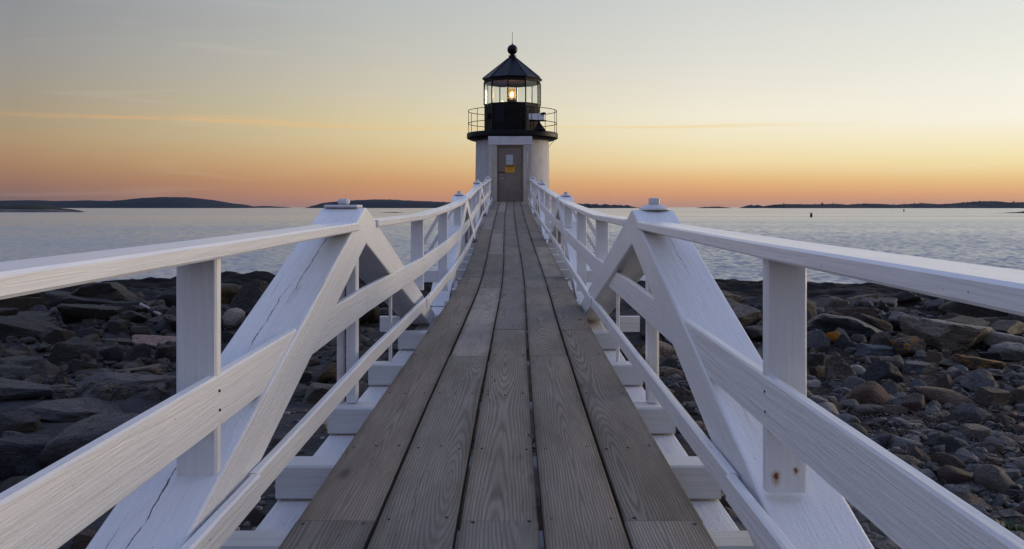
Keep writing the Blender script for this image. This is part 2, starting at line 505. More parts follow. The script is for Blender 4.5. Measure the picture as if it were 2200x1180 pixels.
def glass_mat():
    m, k, b = material('lantern_glass')
    t = m.node_tree
    g = k.n('ShaderNodeBsdfGlass')
    g.inputs['Roughness'].default_value = 0.0
    g.inputs['IOR'].default_value = 1.45
    g.inputs['Color'].default_value = (.97, .985, .98, 1)
    out = [q for q in t.nodes if q.type == 'OUTPUT_MATERIAL'][0]
    k.link(g.outputs[0], out.inputs[0])
    return m


M['glass'] = glass_mat()


def lens_mat():
    m, k, b = material('beacon_lens_acrylic')
    b.inputs['Base Color'].default_value = (.95, .72, .42, 1)
    b.inputs['Roughness'].default_value = .12
    b.inputs['Transmission Weight'].default_value = .95
    b.inputs['IOR'].default_value = 1.2
    return m


M['lens'] = lens_mat()


def emit_mat(name, col, s):
    m, k, b = material(name)
    b.inputs['Base Color'].default_value = (.9, .9, .9, 1)
    b.inputs['Emission Color'].default_value = (*col, 1)
    b.inputs['Emission Strength'].default_value = s
    return m


M['bulb'] = emit_mat('lit_bulb', (1, .72, .38), 60)


def water_mat():
    m, k, b = material('sea_water')
    tc = k.n('ShaderNodeTexCoord')
    v = tc.outputs['Object']
    n1 = k.noise(k.scale(v, (.55, .9, 1)), 1.0, 4, .6)
    n2 = k.noise(k.scale(v, (2.2, 3.2, 1)), 1.0, 3, .6)
    wind = k.noise(k.scale(v, (.0016, .011, 1)), 1.0, 3, .55, .4)
    h = k.math('ADD', n1, k.math('MULTIPLY', n2, .35))
    amp = k.mr(wind, .35, .68, .35, 1.0)
    setc(k, b, (.31, .30, .272), k.mr(wind, .35, .68, .18, .30), k.bump(h, k.math('MULTIPLY', amp, .9), .09), spec=.5)
    b.inputs['IOR'].default_value = 1.333
    return m


M['water'] = water_mat()
M['forest'] = plain('dark_evergreen_wood', (.016, .021, .026), .9, var=.4, scale=.02, bump=0, spec=.1)
M['islet'] = plain('low_islet_grass_and_rock', (.035, .034, .026), .9, var=.5, scale=.05, bump=0, spec=.1)
M['islet_rock'] = plain('pale_islet_shore', (.13, .115, .10), .9, var=.4, scale=.06, bump=0, spec=.1)
M['buoy'] = plain('dark_buoy_paint', (.014, .018, .014), .6)
M['leaf'] = plain('green_beach_plant', (.030, .058, .014), .6, var=.5, scale=18)
M['weed'] = plain('brown_dry_seaweed', (.022, .013, .008), .8, var=.5, scale=12)
M['shell'] = plain('white_shell_bits', (.62, .62, .66), .4)
M['driftwood'] = plain('pale_driftwood', (.30, .28, .26), .7, var=.3)

# ------------------------------------------------------------------ object helpers
WM = {}


def link(name, me, mat, parent=None, mw=Matrix.Identity(4)):
    o = bpy.data.objects.new(name, me)
    if me is not None and mat is not None and not me.materials:
        me.materials.append(mat)
    COL.objects.link(o)
    if mat is not None and me.materials[0] is not mat:      # shared mesh, own material
        o.material_slots[0].link = 'OBJECT'
        o.material_slots[0].material = mat
    WM[o] = mw.copy()
    if parent is not None:
        o.parent = parent
        o.matrix_basis = WM[parent].inverted() @ mw
    else:
        o.matrix_basis = mw
    return o


def tag(o, label=None, cat=None, group=None, kind=None):
    for kx, v in (('label', label), ('category', cat), ('group', group), ('kind', kind)):
        if v:
            o[kx] = v
    return o


def empty(name, loc):
    o = bpy.data.objects.new(name, None)
    COL.objects.link(o)
    mw = Matrix.Translation(loc)
    o.matrix_basis = mw
    o.empty_display_size = .2
    WM[o] = mw
    return o


def mesh(name, verts, faces, smooth=False):
    me = bpy.data.meshes.new(name)
    me.from_pydata([tuple(v) for v in verts], [], faces)
    me.update()
    if smooth:
        me.shade_smooth()
    return me


def from_bm(name, bm, smooth=False):
    bmesh.ops.recalc_face_normals(bm, faces=bm.faces)
    me = bpy.data.meshes.new(name)
    bm.to_mesh(me)
    bm.free()
    if smooth:
        me.shade_smooth()
    return me


def frame_along(p0, p1, up=(0, 0, 1)):
    x = (Vector(p1) - Vector(p0)).normalized()
    u = Vector(up)
    if abs(x.dot(u)) > .98:
        u = Vector((0, 1, 0))
    z = (u - x * u.dot(x)).normalized()
    y = z.cross(x)
    m = Matrix((x, y, z)).transposed().to_4x4()
    m.translation = Vector(p0)
    return m


def path_beam(name, pts, w, h, mat, parent, cham=.005, up=(0, 0, 1), rough=0.0):
    """timber following a gently curved line of centre points; local x runs along it"""
    pts = [Vector(p) for p in pts]
    mw = frame_along(pts[0], pts[-1], up)
    inv = mw.inverted()
    a, b_, c = w / 2, h / 2, cham
    ring = [(a, b_ - c), (a - c, b_), (-a + c, b_), (-a, b_ - c), (-a, -b_ + c), (-a + c, -b_), (a - c, -b_), (a, -b_ + c)]
    V, Fc = [], []
    for p in pts:
        q = inv @ p
        for (ry, rz) in ring:
            j = rough
            V.append((q.x, q.y + ry + random.uniform(-j, j), q.z + rz + random.uniform(-j, j)))
    m_ = len(ring)
    for i in range(len(pts) - 1):
        for j in range(m_):
            j2 = (j + 1) % m_
            Fc.append((i * m_ + j, i * m_ + j2, (i + 1) * m_ + j2, (i + 1) * m_ + j))
    Fc.append(tuple(range(m_)))
    Fc.append(tuple(reversed(range((len(pts) - 1) * m_, len(pts) * m_))))
    bm = bmesh.new()
    vs_ = [bm.verts.new(v) for v in V]
    for f in Fc:
        bm.faces.new([vs_[i] for i in f])
    return link(name, from_bm(name, bm), mat, parent, mw)


def prism_yz(name, poly, x0, x1, mat, parent, axis, bev=.006):
    """polygon in the (Y, Z) plane extruded from x0 to x1; axis = two (Y,Z) points giving the grain direction"""
    mw = frame_along((x0, *axis[0]), (x0, *axis[1]))
    inv = mw.inverted()
    bm = bmesh.new()
    A = [bm.verts.new(inv @ Vector((x0, y, z))) for y, z in poly]
    B = [bm.verts.new(inv @ Vector((x1, y, z))) for y, z in poly]
    k = len(poly)
    bm.faces.new(A)
    bm.faces.new(list(reversed(B)))
    for i in range(k):
        bm.faces.new((A[i], B[i], B[(i + 1) % k], A[(i + 1) % k]))
    bmesh.ops.bevel(bm, geom=list(bm.edges), offset=bev, segments=2, affect='EDGES', profile=.5)
    return link(name, from_bm(name, bm), mat, parent, mw)


def box(name, lo, hi, mat, parent=None, bev=.004, mw=None):
    lo, hi = Vector(lo), Vector(hi)
    c = (lo + hi) / 2
    s = (hi - lo)
    bm = bmesh.new()
    bmesh.ops.create_cube(bm, size=1.0, matrix=Matrix.Diagonal((s.x, s.y, s.z, 1)))
    if bev:
        bmesh.ops.bevel(bm, geom=list(bm.edges), offset=min(bev, min(s) * .3), segments=1, affect='EDGES')
    base = Matrix.Translation(c) if mw is None else mw @ Matrix.Translation(c)
    return link(name, from_bm(name, bm), mat, parent, base)


def lathe(name, prof, mat, parent, loc, seg=32, smooth=True, phase=0.0):
    V, Fc = [], []
    for (r_, z_) in prof:
        for i in range(seg):
            a = 2 * math.pi * i / seg + phase
            V.append((r_ * math.sin(a), -r_ * math.cos(a), z_))
    for j in range(len(prof) - 1):
        for i in range(seg):
            i2 = (i + 1) % seg
            Fc.append((j * seg + i, j * seg + i2, (j + 1) * seg + i2, (j + 1) * seg + i))
    Fc.append(tuple(reversed(range(seg))))
    Fc.append(tuple(range((len(prof) - 1) * seg, len(prof) * seg)))
    me = mesh(name, V, Fc, smooth)
    if smooth:
        sharp_edges(me, 35)
    return link(name, me, mat, parent, Matrix.Translation(loc))


def sharp_edges(me, deg):
    bm = bmesh.new()
    bm.from_mesh(me)
    bmesh.ops.recalc_face_normals(bm, faces=bm.faces)
    for f in bm.faces:
        f.smooth = True
    for e in bm.edges:
        if len(e.link_faces) == 2 and e.calc_face_angle(0) > R(deg):
            e.smooth = False
    bm.to_mesh(me)
    bm.free()


def tube(name, pts, rad, mat, parent, seg=8, closed=False):
    pts = [Vector(p) for p in pts]
    V, Fc = [], []
    k = len(pts)
    o0 = pts[0].copy()
    for i, p in enumerate(pts):
        a = pts[(i - 1) % k] if (closed or i > 0) else p
        b_ = pts[(i + 1) % k] if (closed or i < k - 1) else p
        t = (b_ - a).normalized()
        u = Vector((0, 0, 1)) if abs(t.z) < .9 else Vector((1, 0, 0))
        s = t.cross(u).normalized()
        w = s.cross(t)
        for j in range(seg):
            an = 2 * math.pi * j / seg
            V.append(p - o0 + (s * math.cos(an) + w * math.sin(an)) * rad)
    for i in range(k if closed else k - 1):
        i2 = (i + 1) % k
        for j in range(seg):
            j2 = (j + 1) % seg
            Fc.append((i * seg + j, i * seg + j2, i2 * seg + j2, i2 * seg + j))
    if not closed:
        Fc.append(tuple(reversed(range(seg))))
        Fc.append(tuple(range((k - 1) * seg, k * seg)))
    me = mesh(name, V, Fc, True)
    sharp_edges(me, 50)
    return link(name, me, mat, parent, Matrix.Translation(o0))


def curve(points):
    """smooth interpolation through (x, y) points"""
    xs = [p[0] for p in points]
    ys = [p[1] for p in points]
    d = []
    for i in range(len(xs)):
        a, b_ = max(0, i - 1), min(len(xs) - 1, i + 1)
        d.append((ys[b_] - ys[a]) / (xs[b_] - xs[a]))

    def f(x):
        if x <= xs[0]:
            return ys[0] + d[0] * (x - xs[0])
        if x >= xs[-1]:
            return ys[-1] + d[-1] * (x - xs[-1])
        i = max(j for j in range(len(xs) - 1) if xs[j] <= x)
        h = xs[i + 1] - xs[i]
        t = (x - xs[i]) / h
        t2, t3 = t * t, t * t * t
        return (2 * t3 - 3 * t2 + 1) * ys[i] + (t3 - 2 * t2 + t) * h * d[i] + (-2 * t3 + 3 * t2) * ys[i + 1] + (t3 - t2) * h * d[i + 1]
    return f


# numpy value noise
def vnoise(x, y, seed=0):
    xi, yi = np.floor(x).astype(np.int64), np.floor(y).astype(np.int64)
    xf, yf = x - xi, y - yi
    u, v = xf * xf * (3 - 2 * xf), yf * yf * (3 - 2 * yf)

    def hsh(a, b_):
        q = (a * 374761393 + b_ * 668265263 + seed * 1442695041) & 0x7fffffff
        q = ((q ^ (q >> 13)) * 1274126177) & 0x7fffffff
        return ((q ^ (q >> 16)) & 0xffff) / 65535.0
    return (hsh(xi, yi) * (1 - u) + hsh(xi + 1, yi) * u) * (1 - v) + (hsh(xi, yi + 1) * (1 - u) + hsh(xi + 1, yi + 1) * u) * v


def fbm(x, y, oct=5, seed=0, gain=.5):
    s, a, t = 0, 1.0, 0
    for i in range(oct):
        s = s + a * (vnoise(x * 2 ** i, y * 2 ** i, seed + i) * 2 - 1)
        t += a
        a *= gain
    return s / t


# ------------------------------------------------------------------ the shore, the sea, the far islands
PL = np.array([(-20, -1.9), (0, -2.1), (7.5, -2.22), (11, -2.42), (20, -3.0), (34, -3.62), (44, -4.0), (52, -4.05), (57, -5.1), (75, -7.5)])
PR = np.array([(-20, -2.0), (0, -2.25), (6, -2.32), (10, -2.42), (17, -2.76), (32, -3.5), (42, -4.05), (48, -4.2), (52, -5.0), (75, -7.5)])


def ground_base(x, y):
    x = np.asarray(x, float)
    y = np.asarray(y, float)
    ye = y + np.clip(np.abs(x) - 14, 0, 40) * .75
    t = np.clip((x + 5) / 10, 0, 1)
    t = t * t * (3 - 2 * t)
    return np.interp(ye, PL[:, 0], PL[:, 1]) * (1 - t) + np.interp(ye, PR[:, 0], PR[:, 1]) * t


def ground(x, y):
    x = np.asarray(x, float)
    y = np.asarray(y, float)
    z = ground_base(x, y)
    far = np.clip((y - 13) / 12, 0, 1)
    left = np.clip((-x - 1) / 3, 0, 1)
    r1 = 1 - np.abs(fbm(x * .16 + y * .05, y * .38, 4, 3))          # ridges lying across the view
    z = z + far * (r1 - .75) * .95 + far * fbm(x * .5, y * .9, 5, 9) * .30
    z = z + far * (1 - np.abs(fbm(x * .45 + 7, y * 1.1 + x * .2, 4, 33)) - .75) * .35
    z = z + left * (1 - far) * (fbm(x * .35, y * .45, 3, 21) * .22)
    z = z + fbm(x * 1.6, y * 1.6, 4, 5) * .045
    under = np.clip((1.6 - np.abs(x)) / .5, 0, 1)
    return z - under * .12


gx = np.unique(np.concatenate([np.arange(-70, -30, 2.0), np.arange(-30, -14, .25), np.arange(-14, 14, .13), np.arange(14, 30, .25), np.arange(30, 71, 2.0)]))
gy = np.unique(np.concatenate([np.arange(-25, 3, 1.0), np.arange(3, 20, .12), np.arange(20, 60, .17), np.arange(60, 80, 1.0)]))
GX, GY = np.meshgrid(gx, gy)
GZ = ground(GX, GY)


def ground_fast(x, y):
    """bilinear height of the shore mesh"""
    x = np.clip(x, gx[0], gx[-1] - 1e-6)
    y = np.clip(y, gy[0], gy[-1] - 1e-6)
    i = np.clip(np.searchsorted(gx, x, 'right') - 1, 0, len(gx) - 2)
    j = np.clip(np.searchsorted(gy, y, 'right') - 1, 0, len(gy) - 2)
    u = (x - gx[i]) / (gx[i + 1] - gx[i])
    v = (y - gy[j]) / (gy[j + 1] - gy[j])
    return (GZ[j, i] * (1 - u) + GZ[j, i + 1] * u) * (1 - v) + (GZ[j + 1, i] * (1 - u) + GZ[j + 1, i + 1] * u) * v


# where each direction from the photographer's standpoint meets the shore
_px = np.arange(-120, 2331, 10.0)
_py = np.arange(585, 1260, 5.0)
_A, _B = np.meshgrid((_px - 1100) / F, (HZ - _py) / F)
_hit = np.full(_A.shape, 70.0)
_y = 3.0
while _y < 70:
    m_ = (_hit >= 70) & (_B * _y <= ground_fast(_A * _y, np.full(_A.shape, _y)))
    _hit[m_] = _y
    _y *= 1.006


def at_ground(px, py):
    """the point of the shore seen in a given direction of the photograph"""
    u = min(max((px - _px[0]) / 10.0, 0), len(_px) - 1.001)
    v = min(max((py - _py[0]) / 5.0, 0), len(_py) - 1.001)
    i, j = int(u), int(v)
    u -= i
    v -= j
    y = (_hit[j, i] * (1 - u) + _hit[j, i + 1] * u) * (1 - v) + (_hit[j + 1, i] * (1 - u) + _hit[j + 1, i + 1] * u) * v
    x = (px - 1100) / F * y
    return Vector((x, y, float(ground_fast(np.array(x), np.array(y)))))



def grid_mesh(name, X, Y, Z, smooth=True):
    rws, cls = X.shape
    co = np.stack([X, Y, Z], -1).reshape(-1, 3)
    idx = np.arange(rws * cls).reshape(rws, cls)
    q = np.stack([idx[:-1, :-1], idx[:-1, 1:], idx[1:, 1:], idx[1:, :-1]], -1).reshape(-1, 4)
    me = bpy.data.meshes.new(name)
    me.vertices.add(len(co))
    me.vertices.foreach_set('co', co.ravel())
    me.loops.add(q.size)
    me.loops.foreach_set('vertex_index', q.ravel().astype(np.int32))
    me.polygons.add(len(q))
    me.polygons.foreach_set('loop_start', np.arange(0, q.size, 4, dtype=np.int32))
    me.update(calc_edges=True)
    me.validate()
    if smooth:
        me.shade_smooth()
    return me


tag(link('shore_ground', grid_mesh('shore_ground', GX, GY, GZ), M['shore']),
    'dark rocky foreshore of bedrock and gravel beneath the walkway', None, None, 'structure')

# sea: a fan of cells, finer near the shore, displaced by a spectrum of wind waves
thetas = np.radians(np.concatenate([np.linspace(-92, -36, 70)[:-1], np.linspace(-36, 36, 720), np.linspace(36, 92, 70)[1:]]))
rad = [36.0]
while rad[-1] < 400:
    rad.append(rad[-1] + max(.16, rad[-1] * .0031))
while rad[-1] < 12000:
    rad.append(rad[-1] * 1.06)
rad = np.array(rad)
TH, RR = np.meshgrid(thetas, rad)
SX, SY = RR * np.sin(TH), RR * np.cos(TH)
cell = np.maximum(np.gradient(rad)[:, None], RR * np.gradient(thetas)[None, :])
SZ = np.full_like(SX, SEA)
wr = np.random.default_rng(5)
for i in range(52):
    lam = 0.55 * (4.0 / .55) ** wr.random()
    ang = R(100) + wr.normal(0, .75)
    kx, ky = 2 * math.pi / lam * math.cos(ang), 2 * math.pi / lam * math.sin(ang)
    amp = .0080 * lam ** .45
    fade = np.clip((lam / cell - 1.8) / 1.5, 0, 1)
    ph = kx * SX + ky * SY + wr.random() * 7
    SZ = SZ + fade * amp * (np.sin(ph) + .25 * np.sin(2 * ph + 1.57))
tag(link('sea', grid_mesh('sea', SX, SY, SZ), M['water']), 'rippled grey sea at dusk stretching to the horizon', None, None, 'structure')


def P(px, py, y):
    return Vector(((px - 1100) / F * y, y, (HZ - py) / F * y))


def island(name, profile, y, depth, mat, rough_px, label, step_px=1.2, base_py=447.4, seed=1):
    """a wooded hump of land: skyline profile in pixels at distance y, rounded front to back"""
    xs = np.arange(profile[0][0], profile[-1][0] + .01, step_px)
    ys = np.interp(xs, [p[0] for p in profile], [p[1] for p in profile])
    rg = np.random.default_rng(seed)
    tree = fbm(xs * .22, xs * 0 + seed, 3, seed) * rough_px + rg.random(len(xs)) * rough_px * .5
    edge = np.clip(np.minimum(xs - xs[0], xs[-1] - xs) / 8.0, 0, 1)
    zt = (HZ - ys + tree * edge) / F * y
    zb = (HZ - base_py) / F * y
    zt = np.maximum(zt, zb + .2)
    rows, rowy = [], []
    for t in np.linspace(0, 1, 9):
        s = math.sin(math.pi * t) ** .6
        rows.append(SEA - 2 + (zt - SEA + 2) * s)
        rowy.append(y + depth * (t - .5))
    Z = np.array(rows)
    Y = np.repeat(np.array(rowy)[:, None], len(xs), 1)
    X = np.repeat(((xs - 1100) / F * y)[None, :], 9, 0)
    return tag(link(name, grid_mesh(name, X, Y, Z, False), mat), label, None, None, 'structure')


island('wooded_island_hill', [(-260, 446), (-200, 440), (-100, 436), (0, 435), (20, 432.5), (70, 431.5), (120, 433), (190, 432), (250, 433.5), (290, 430), (330, 425.5),
                              (365, 424), (400, 425), (440, 429), (465, 434), (485, 438), (497, 439), (510, 446)], 4400, 900, M['forest'], 1.5,
       'long dark blue wooded hill across the water left of the lighthouse', seed=2)
island('low_island', [(508, 446.6), (540, 444), (570, 443), (600, 444.6), (618, 446.6)], 5200, 400, M['forest'], .4, 'flat low islet on the horizon beside the long hill', seed=3)
island('round_island_hill', [(682, 446.6), (692, 441), (705, 436), (740, 431.5), (790, 429.5), (830, 428.8), (870, 431), (920, 433), (970, 435), (1030, 437), (1100, 439), (1160, 442), (1180, 446)],
       4300, 700, M['forest'], .9, 'rounded wooded hill behind the near truss and the lighthouse', seed=4)
island('wooded_point', [(1205, 446), (1215, 438.5), (1250, 438), (1290, 440), (1330, 441.5), (1355, 443.5), (1372, 446.6)], 4000, 300, M['forest'], 2.0,
       'thin strip of treed land just right of the lighthouse', seed=5)
island('bare_islet', [(1498, 446.8), (1520, 444.8), (1545, 444.2), (1570, 446.8)], 3900, 120, M['islet'], .6, 'tiny bare islet on the horizon', seed=6)
island('tufted_islet', [(1590, 446.8), (1602, 443.5), (1612, 441.5), (1622, 442), (1632, 441), (1638, 444), (1648, 446.8)], 3900, 120, M['forest'], 1.4, 'tiny humped islet with a clump of trees', seed=7)
wooded = [(1656, 446.6), (1662, 441), (1690, 439.5), (1715, 439), (1735, 440), (1770, 439.5), (1800, 439), (1815, 441.5), (1822, 442), (1840, 439.5), (1880, 438.5), (1905, 440.5),
          (1930, 441.5), (1955, 439), (1985, 437.5), (2005, 442), (2020, 439.5), (2060, 438), (2080, 435.5), (2105, 433.5), (2130, 433.5), (2150, 436), (2200, 436), (2300, 435), (2420, 440), (2460, 446.6)]
island('spruce_island', wooded, 3800, 500, M['forest'], 1.0, 'long low spruce covered island on the horizon at the right', seed=8)
# individual spruces standing out of that skyline read as one wood
V, Fc = [], []
rg = np.random.default_rng(17)
for i in range(430):
    px = rg.uniform(1660, 2440)
    yb = np.interp(px, [p[0] for p in wooded], [p[1] for p in wooded])
    yy = 3800 + rg.uniform(-90, 60)
    hpx = rg.uniform(2.2, 5.2) * (1.5 if rg.random() < .12 else 1)
    b0 = P(px, yb + 2.6, yy)
    hh, rr = hpx / F * yy, rg.uniform(.9, 2.1) / F * yy
    k0 = len(V)
    lvl = [(1.0, .0), (.75, .38), (.95, .40), (.5, .72), (.6, .74), (0.05, 1.0)]
    for (q, t) in lvl:
        for j in range(6):
            a = j * math.pi / 3 + rg.uniform(-.3, .3)
            qq = q * rg.uniform(.7, 1.15)
            V.append((b0.x + rr * qq * math.cos(a), b0.y + rr * qq * math.sin(a), b0.z + hh * t))
    for l_ in range(len(lvl) - 1):
        for j in range(6):
            j2 = (j + 1) % 6
            Fc.append((k0 + l_ * 6 + j, k0 + l_ * 6 + j2, k0 + l_ * 6 + 6 + j2, k0 + l_ * 6 + 6 + j))
tag(link('spruce_wood', mesh('spruce_wood', V, Fc), M['forest']), 'ragged spruce tops along the skyline of the long low island', 'trees', None, 'stuff')

# near low islets and ledges awash
island('grassy_islet', [(-120, 448), (-60, 441), (0, 439.5), (40, 439), (90, 440), (112, 443), (120, 447), (150, 450), (172, 456)], 850, 60, M['islet'], .7,
       'low dark grassy islet with a pale stony shore at the left edge', base_py=456.2, seed=11)
island('stony_spit', [(-120, 452), (0, 449.5), (60, 450.5), (110, 450), (150, 453), (176, 456.2)], 815, 22, M['islet_rock'], .5, 'pale stony spit in front of the grassy islet', base_py=456.4, seed=12)
island('awash_ledge', [(812, 457.6), (830, 456.4), (850, 455.9), (872, 457.5)], 735, 8, M['ledge'], .3, 'thin dark ledge awash beyond the near truss', base_py=457.6, seed=13)
island('dark_reef', [(2142, 458.4), (2165, 456.8), (2185, 456), (2210, 453), (2300, 450), (2330, 458)], 700, 10, M['ledge'], .7, 'low black reef at the right edge of the sea', base_py=458.2, seed=14)

for (px, pyb, hpx, wpx, lab) in ((1743, 466.5, 9.0, 5.5, 'dark can buoy floating nearer of the two buoys'), (1942, 454.6, 5.0, 2.6, 'tiny dark buoy floating far off below the spruce island')):
    y = -SEA * F / (pyb - HZ)
    s = y / F
    o = empty('channel_buoy', ((px - 1100) * s, y, SEA))
    tag(o, lab, 'buoy')
    w = wpx * s / 2
    h = hpx * s
    lathe('float_body', [(w * .9, -.4), (w, .0), (w, h * .55), (w * .96, h * .62)], M['buoy'], o, WM[o].translation, 14)
    lathe('topmark', [(w * .5, h * .62), (w * .55, h * .66), (w * .9, h * .68), (w * .9, h * .98), (w * .8, h)], M['buoy'], o, WM[o].translation, 14)

# ------------------------------------------------------------------ the footbridge
deck_z = curve([(-2, -.962), (0, -.955), (2.5, -.944), (4.06, -.932), (6.46, -.916), (9.85, -.855), (12.4, -.76), (14.8, -.643), (19.0, -.44), (23.2, -.235), (32.4, .204)])
mid_x = curve([(-2, -.045), (2.6, -.037), (4.1, -.032), (6.5, -.014), (9.8, .012), (12.5, .006), (14.8, -.012), (19, -.04), (23.2, -.06), (32.4, -.055)])
frame_x = curve([(-2, -.052), (2.6, -.052), (4.6, -.05), (6.5, -.026), (9.8, .004), (13.4, .012), (18, -.03), (22, -.058), (32.4, -.06)])
bridge = empty('footbridge', (0, 16, -1.0))
tag(bridge, 'white timber king post footbridge with grey plank deck leading to the lighthouse', 'footbridge')
PITCH, GAP, THK = .247, .013, .05


def samples(y0, y1, step=.4):
    k = max(1, int(math.ceil((y1 - y0) / step)))
    return [y0 + (y1 - y0) * i / k for i in range(k + 1)]


END_Y = 32.36
for bi in range(5):
    y0 = 2.66 - 3.95 if bi in (0, 2, 4) else 5.5 - 3.95 * 2 + .6
    cuts = [y0]
    while cuts[-1] < END_Y:
        cuts.append(cuts[-1] + (3.95 if len(cuts) > 1 or bi in (0, 2, 4) else 3.35))
    for a, b_ in zip(cuts[:-1], cuts[1:]):
        b2 = min(b_, END_Y)
        if b2 - a < .2:
            continue
        ox, oz = random.uniform(-.0025, .0025), random.uniform(-.002, .002)
        w = PITCH - GAP + random.uniform(-.004, .002)
        pts = [(mid_x(y) + (bi - 2) * PITCH + ox, y, deck_z(y) - THK / 2 + oz) for y in samples(a + .002, b2 - .002, .33)]
        path_beam('deck_plank', pts, w, THK, M['deck'], bridge, .004)

# floor beams across, and the bottom chords under them
FB = [-.4, .6, 1.75, 2.66, 3.45, 4.4, 5.55, 6.85] + [7.85 + i * 1.0 for i in range(25)]
for i, y in enumerate(FB):
    foot_near = min(abs(y - f) for f in (8.75, 9.4, 17.35, 18.1, 26.1, 27.5))
    ext = .852 if foot_near > 1.45 else .672
    zc = deck_z(y) - THK - .068
    path_beam('floor_beam', [(frame_x(y) - ext, y, zc), (frame_x(y) + ext, y, zc)], .14, .13, M['paint_worn'], bridge, .008)
for s in (-1, 1):
    for a, b_ in ((-1.0, 4.8), (4.81, 9.0), (9.01, 17.8), (17.81, 26.6), (26.61, 32.3)):
        pts = [(frame_x(y) + s * .745, y, deck_z(y) - THK - .135 - .105) for y in samples(a, b_, 1.0)]
        path_beam('bottom_chord', pts, .215, .20, M['paint_timber'], bridge, .008)

# trusses: two sloping timbers meeting on a king rod
LEG_IN, LEG_W = .690, .22
TR = [4.6, 13.45, 22.2, 31.6]
HALF = [(3.72, 4.18), (4.05, 3.9)]      # run of the near and the far leg
for ti, Y0 in enumerate(TR):
    for s in (-1, 1):
        xin = frame_x(Y0) + s * LEG_IN
        yp = Y0 + (-.10 if s < 0 else .13) * (1 if ti == 0 else .3)
        dz0 = deck_z(Y0)
        ztop = dz0 + (.925, .89, .87, .85)[ti] + (-.012 if s > 0 else 0)
        T = .165
        half_n, half_f = HALF[0 if ti == 0 else 1]
        x_in, x_out = xin, xin + s * LEG_W
        for d, half in ((-1, half_n), (1, half_f)):
            yf = yp + d * half
            if yf > 32.2:
                half = 32.25 - yp
                yf = 32.25
            foot = deck_z(yf) - .183
            slope = (ztop - foot) / (half - .03)
            if ti == 3 and d > 0:
                continue
            tk = T * math.sqrt(1 + slope * slope)
            e = .003 * d
            poly = [(yp + e, ztop), (yp + d * .03, ztop), (yf, foot), (yf - d * tk / slope * .98, foot), (yp + e, ztop - tk - .01)]
            xo = .002 if d > 0 else 0
            ob = prism_yz('truss_leg', poly, x_in + s * xo, x_out - s * xo, M['paint_cracked'] if (ti == 0 and s < 0 and d < 0) else M['paint_timber'], bridge, (poly[1], poly[2]), .008)
        # cap plate and nut on the king rod
        xc = xin + s * LEG_W * .55
        if ti == 0 and s < 0:
            pl = box('washer_plate', (xc - .085, yp - .06, ztop + .001), (xc + .085, yp + .10, ztop + .015), M['iron_white'], bridge, .004)
            box('nut', (xc - .028, yp, ztop + .016), (xc + .028, yp + .056, ztop + .046), M['iron_white'], pl, .012)
        elif ti < 2:
            pl = lathe('washer_plate', [(.082, .001), (.082, .008), (.055, .022), (.036, .03)], M['iron_white'], bridge, (xc, yp, ztop), 20)
            lathe('nut', [(.028, .03), (.031, .034), (.031, .06), (.027, .064)], M['iron_white'], pl, (xc, yp, ztop), 8, False)
        else:
            lathe('washer_plate', [(.10, .001), (.10, .03), (.07, .05), (.03, .06), (.03, .10), (.02, .105)], M['iron_white'], bridge, (xc, yp, ztop), 16)
        zb = deck_z(Y0) - THK
        tube('king_rod', [(xc, yp - .05, ztop - .05), (xc, yp - .05, zb)], .017 if s > 0 else .02, M['rusty_pole'] if s > 0 else M['rod'], bridge, 10)
        if ti < 3:
            for yy in (Y0 + 1.0,):
                tube('hanger_rod', [(xin + s * .03, yy, zb - .02), (xin + s * .03, yy, deck_z(yy) + .42)], .011, M['rod'], bridge, 8)

# rails and posts
SAG = curve([(-1, 0), (2.2, .0), (4.6, .004), (7.2, -.012), (9.6, .012), (12, -.008), (13.4, .0), (16, -.015), (18.3, .014), (20.5, -.006), (22.2, .004), (25, -.02), (27.5, .012), (30, -.01), (32.4, .0)])


KNOTS = [-1.0, 2.27, 4.6, 7.2, 9.6, 12.0, 13.45, 15.6, 18.0, 20.4, 22.2, 24.4, 26.8, 29.2, 32.4]
JOG = {}


def rail_pts(s, half, dz_near, dz_far, a, b_, h):
    """boards run straight from post to post, each post a little out of line"""
    def zk(y):
        t = max(0, min(1, (y - 3) / 25))
        return deck_z(y) + dz_near + (dz_far - dz_near) * t - h / 2 + SAG(y) * .6

    def z_at(y):
        i = max(j for j in range(len(KNOTS) - 1) if KNOTS[j] <= y + 1e-6)
        k0, k1 = KNOTS[i], KNOTS[i + 1]
        u = (y - k0) / (k1 - k0)
        return zk(k0) * (1 - u) + zk(k1) * u

    def x_at(y):
        i = max(j for j in range(len(KNOTS) - 1) if KNOTS[j] <= y + 1e-6)
        k0, k1 = KNOTS[i], KNOTS[i + 1]
        u = (y - k0) / (k1 - k0)
        q = [frame_x(kk) + JOG.setdefault((s, kk), random.uniform(-.006, .006)) for kk in (k0, k1)]
        return q[0] * (1 - u) + q[1] * u
    ys = [a] + [kk for kk in KNOTS if a + .05 < kk < b_ - .05] + [b_]
    return [(x_at(y) + s * half, y, z_at(y)) for y in ys]


def leg_gap(ti, s, dz, h):
    """where a rail meets the upper faces of the truss legs"""
    Y0 = TR[ti]
    yp = Y0 + (-.10 if s < 0 else .13) * (1 if ti == 0 else .3)
    zt = deck_z(Y0) + (.925, .89, .87, .85)[ti]
    half_n, half_f = HALF[0 if ti == 0 else 1]
    sn = (zt - deck_z(yp - half_n) + .183) / half_n
    sf = (zt - deck_z(yp + half_f) + .183) / half_f
    drop_n = zt - (deck_z(Y0) + dz - h)
    return yp - drop_n / sn - .0, yp + drop_n / sf


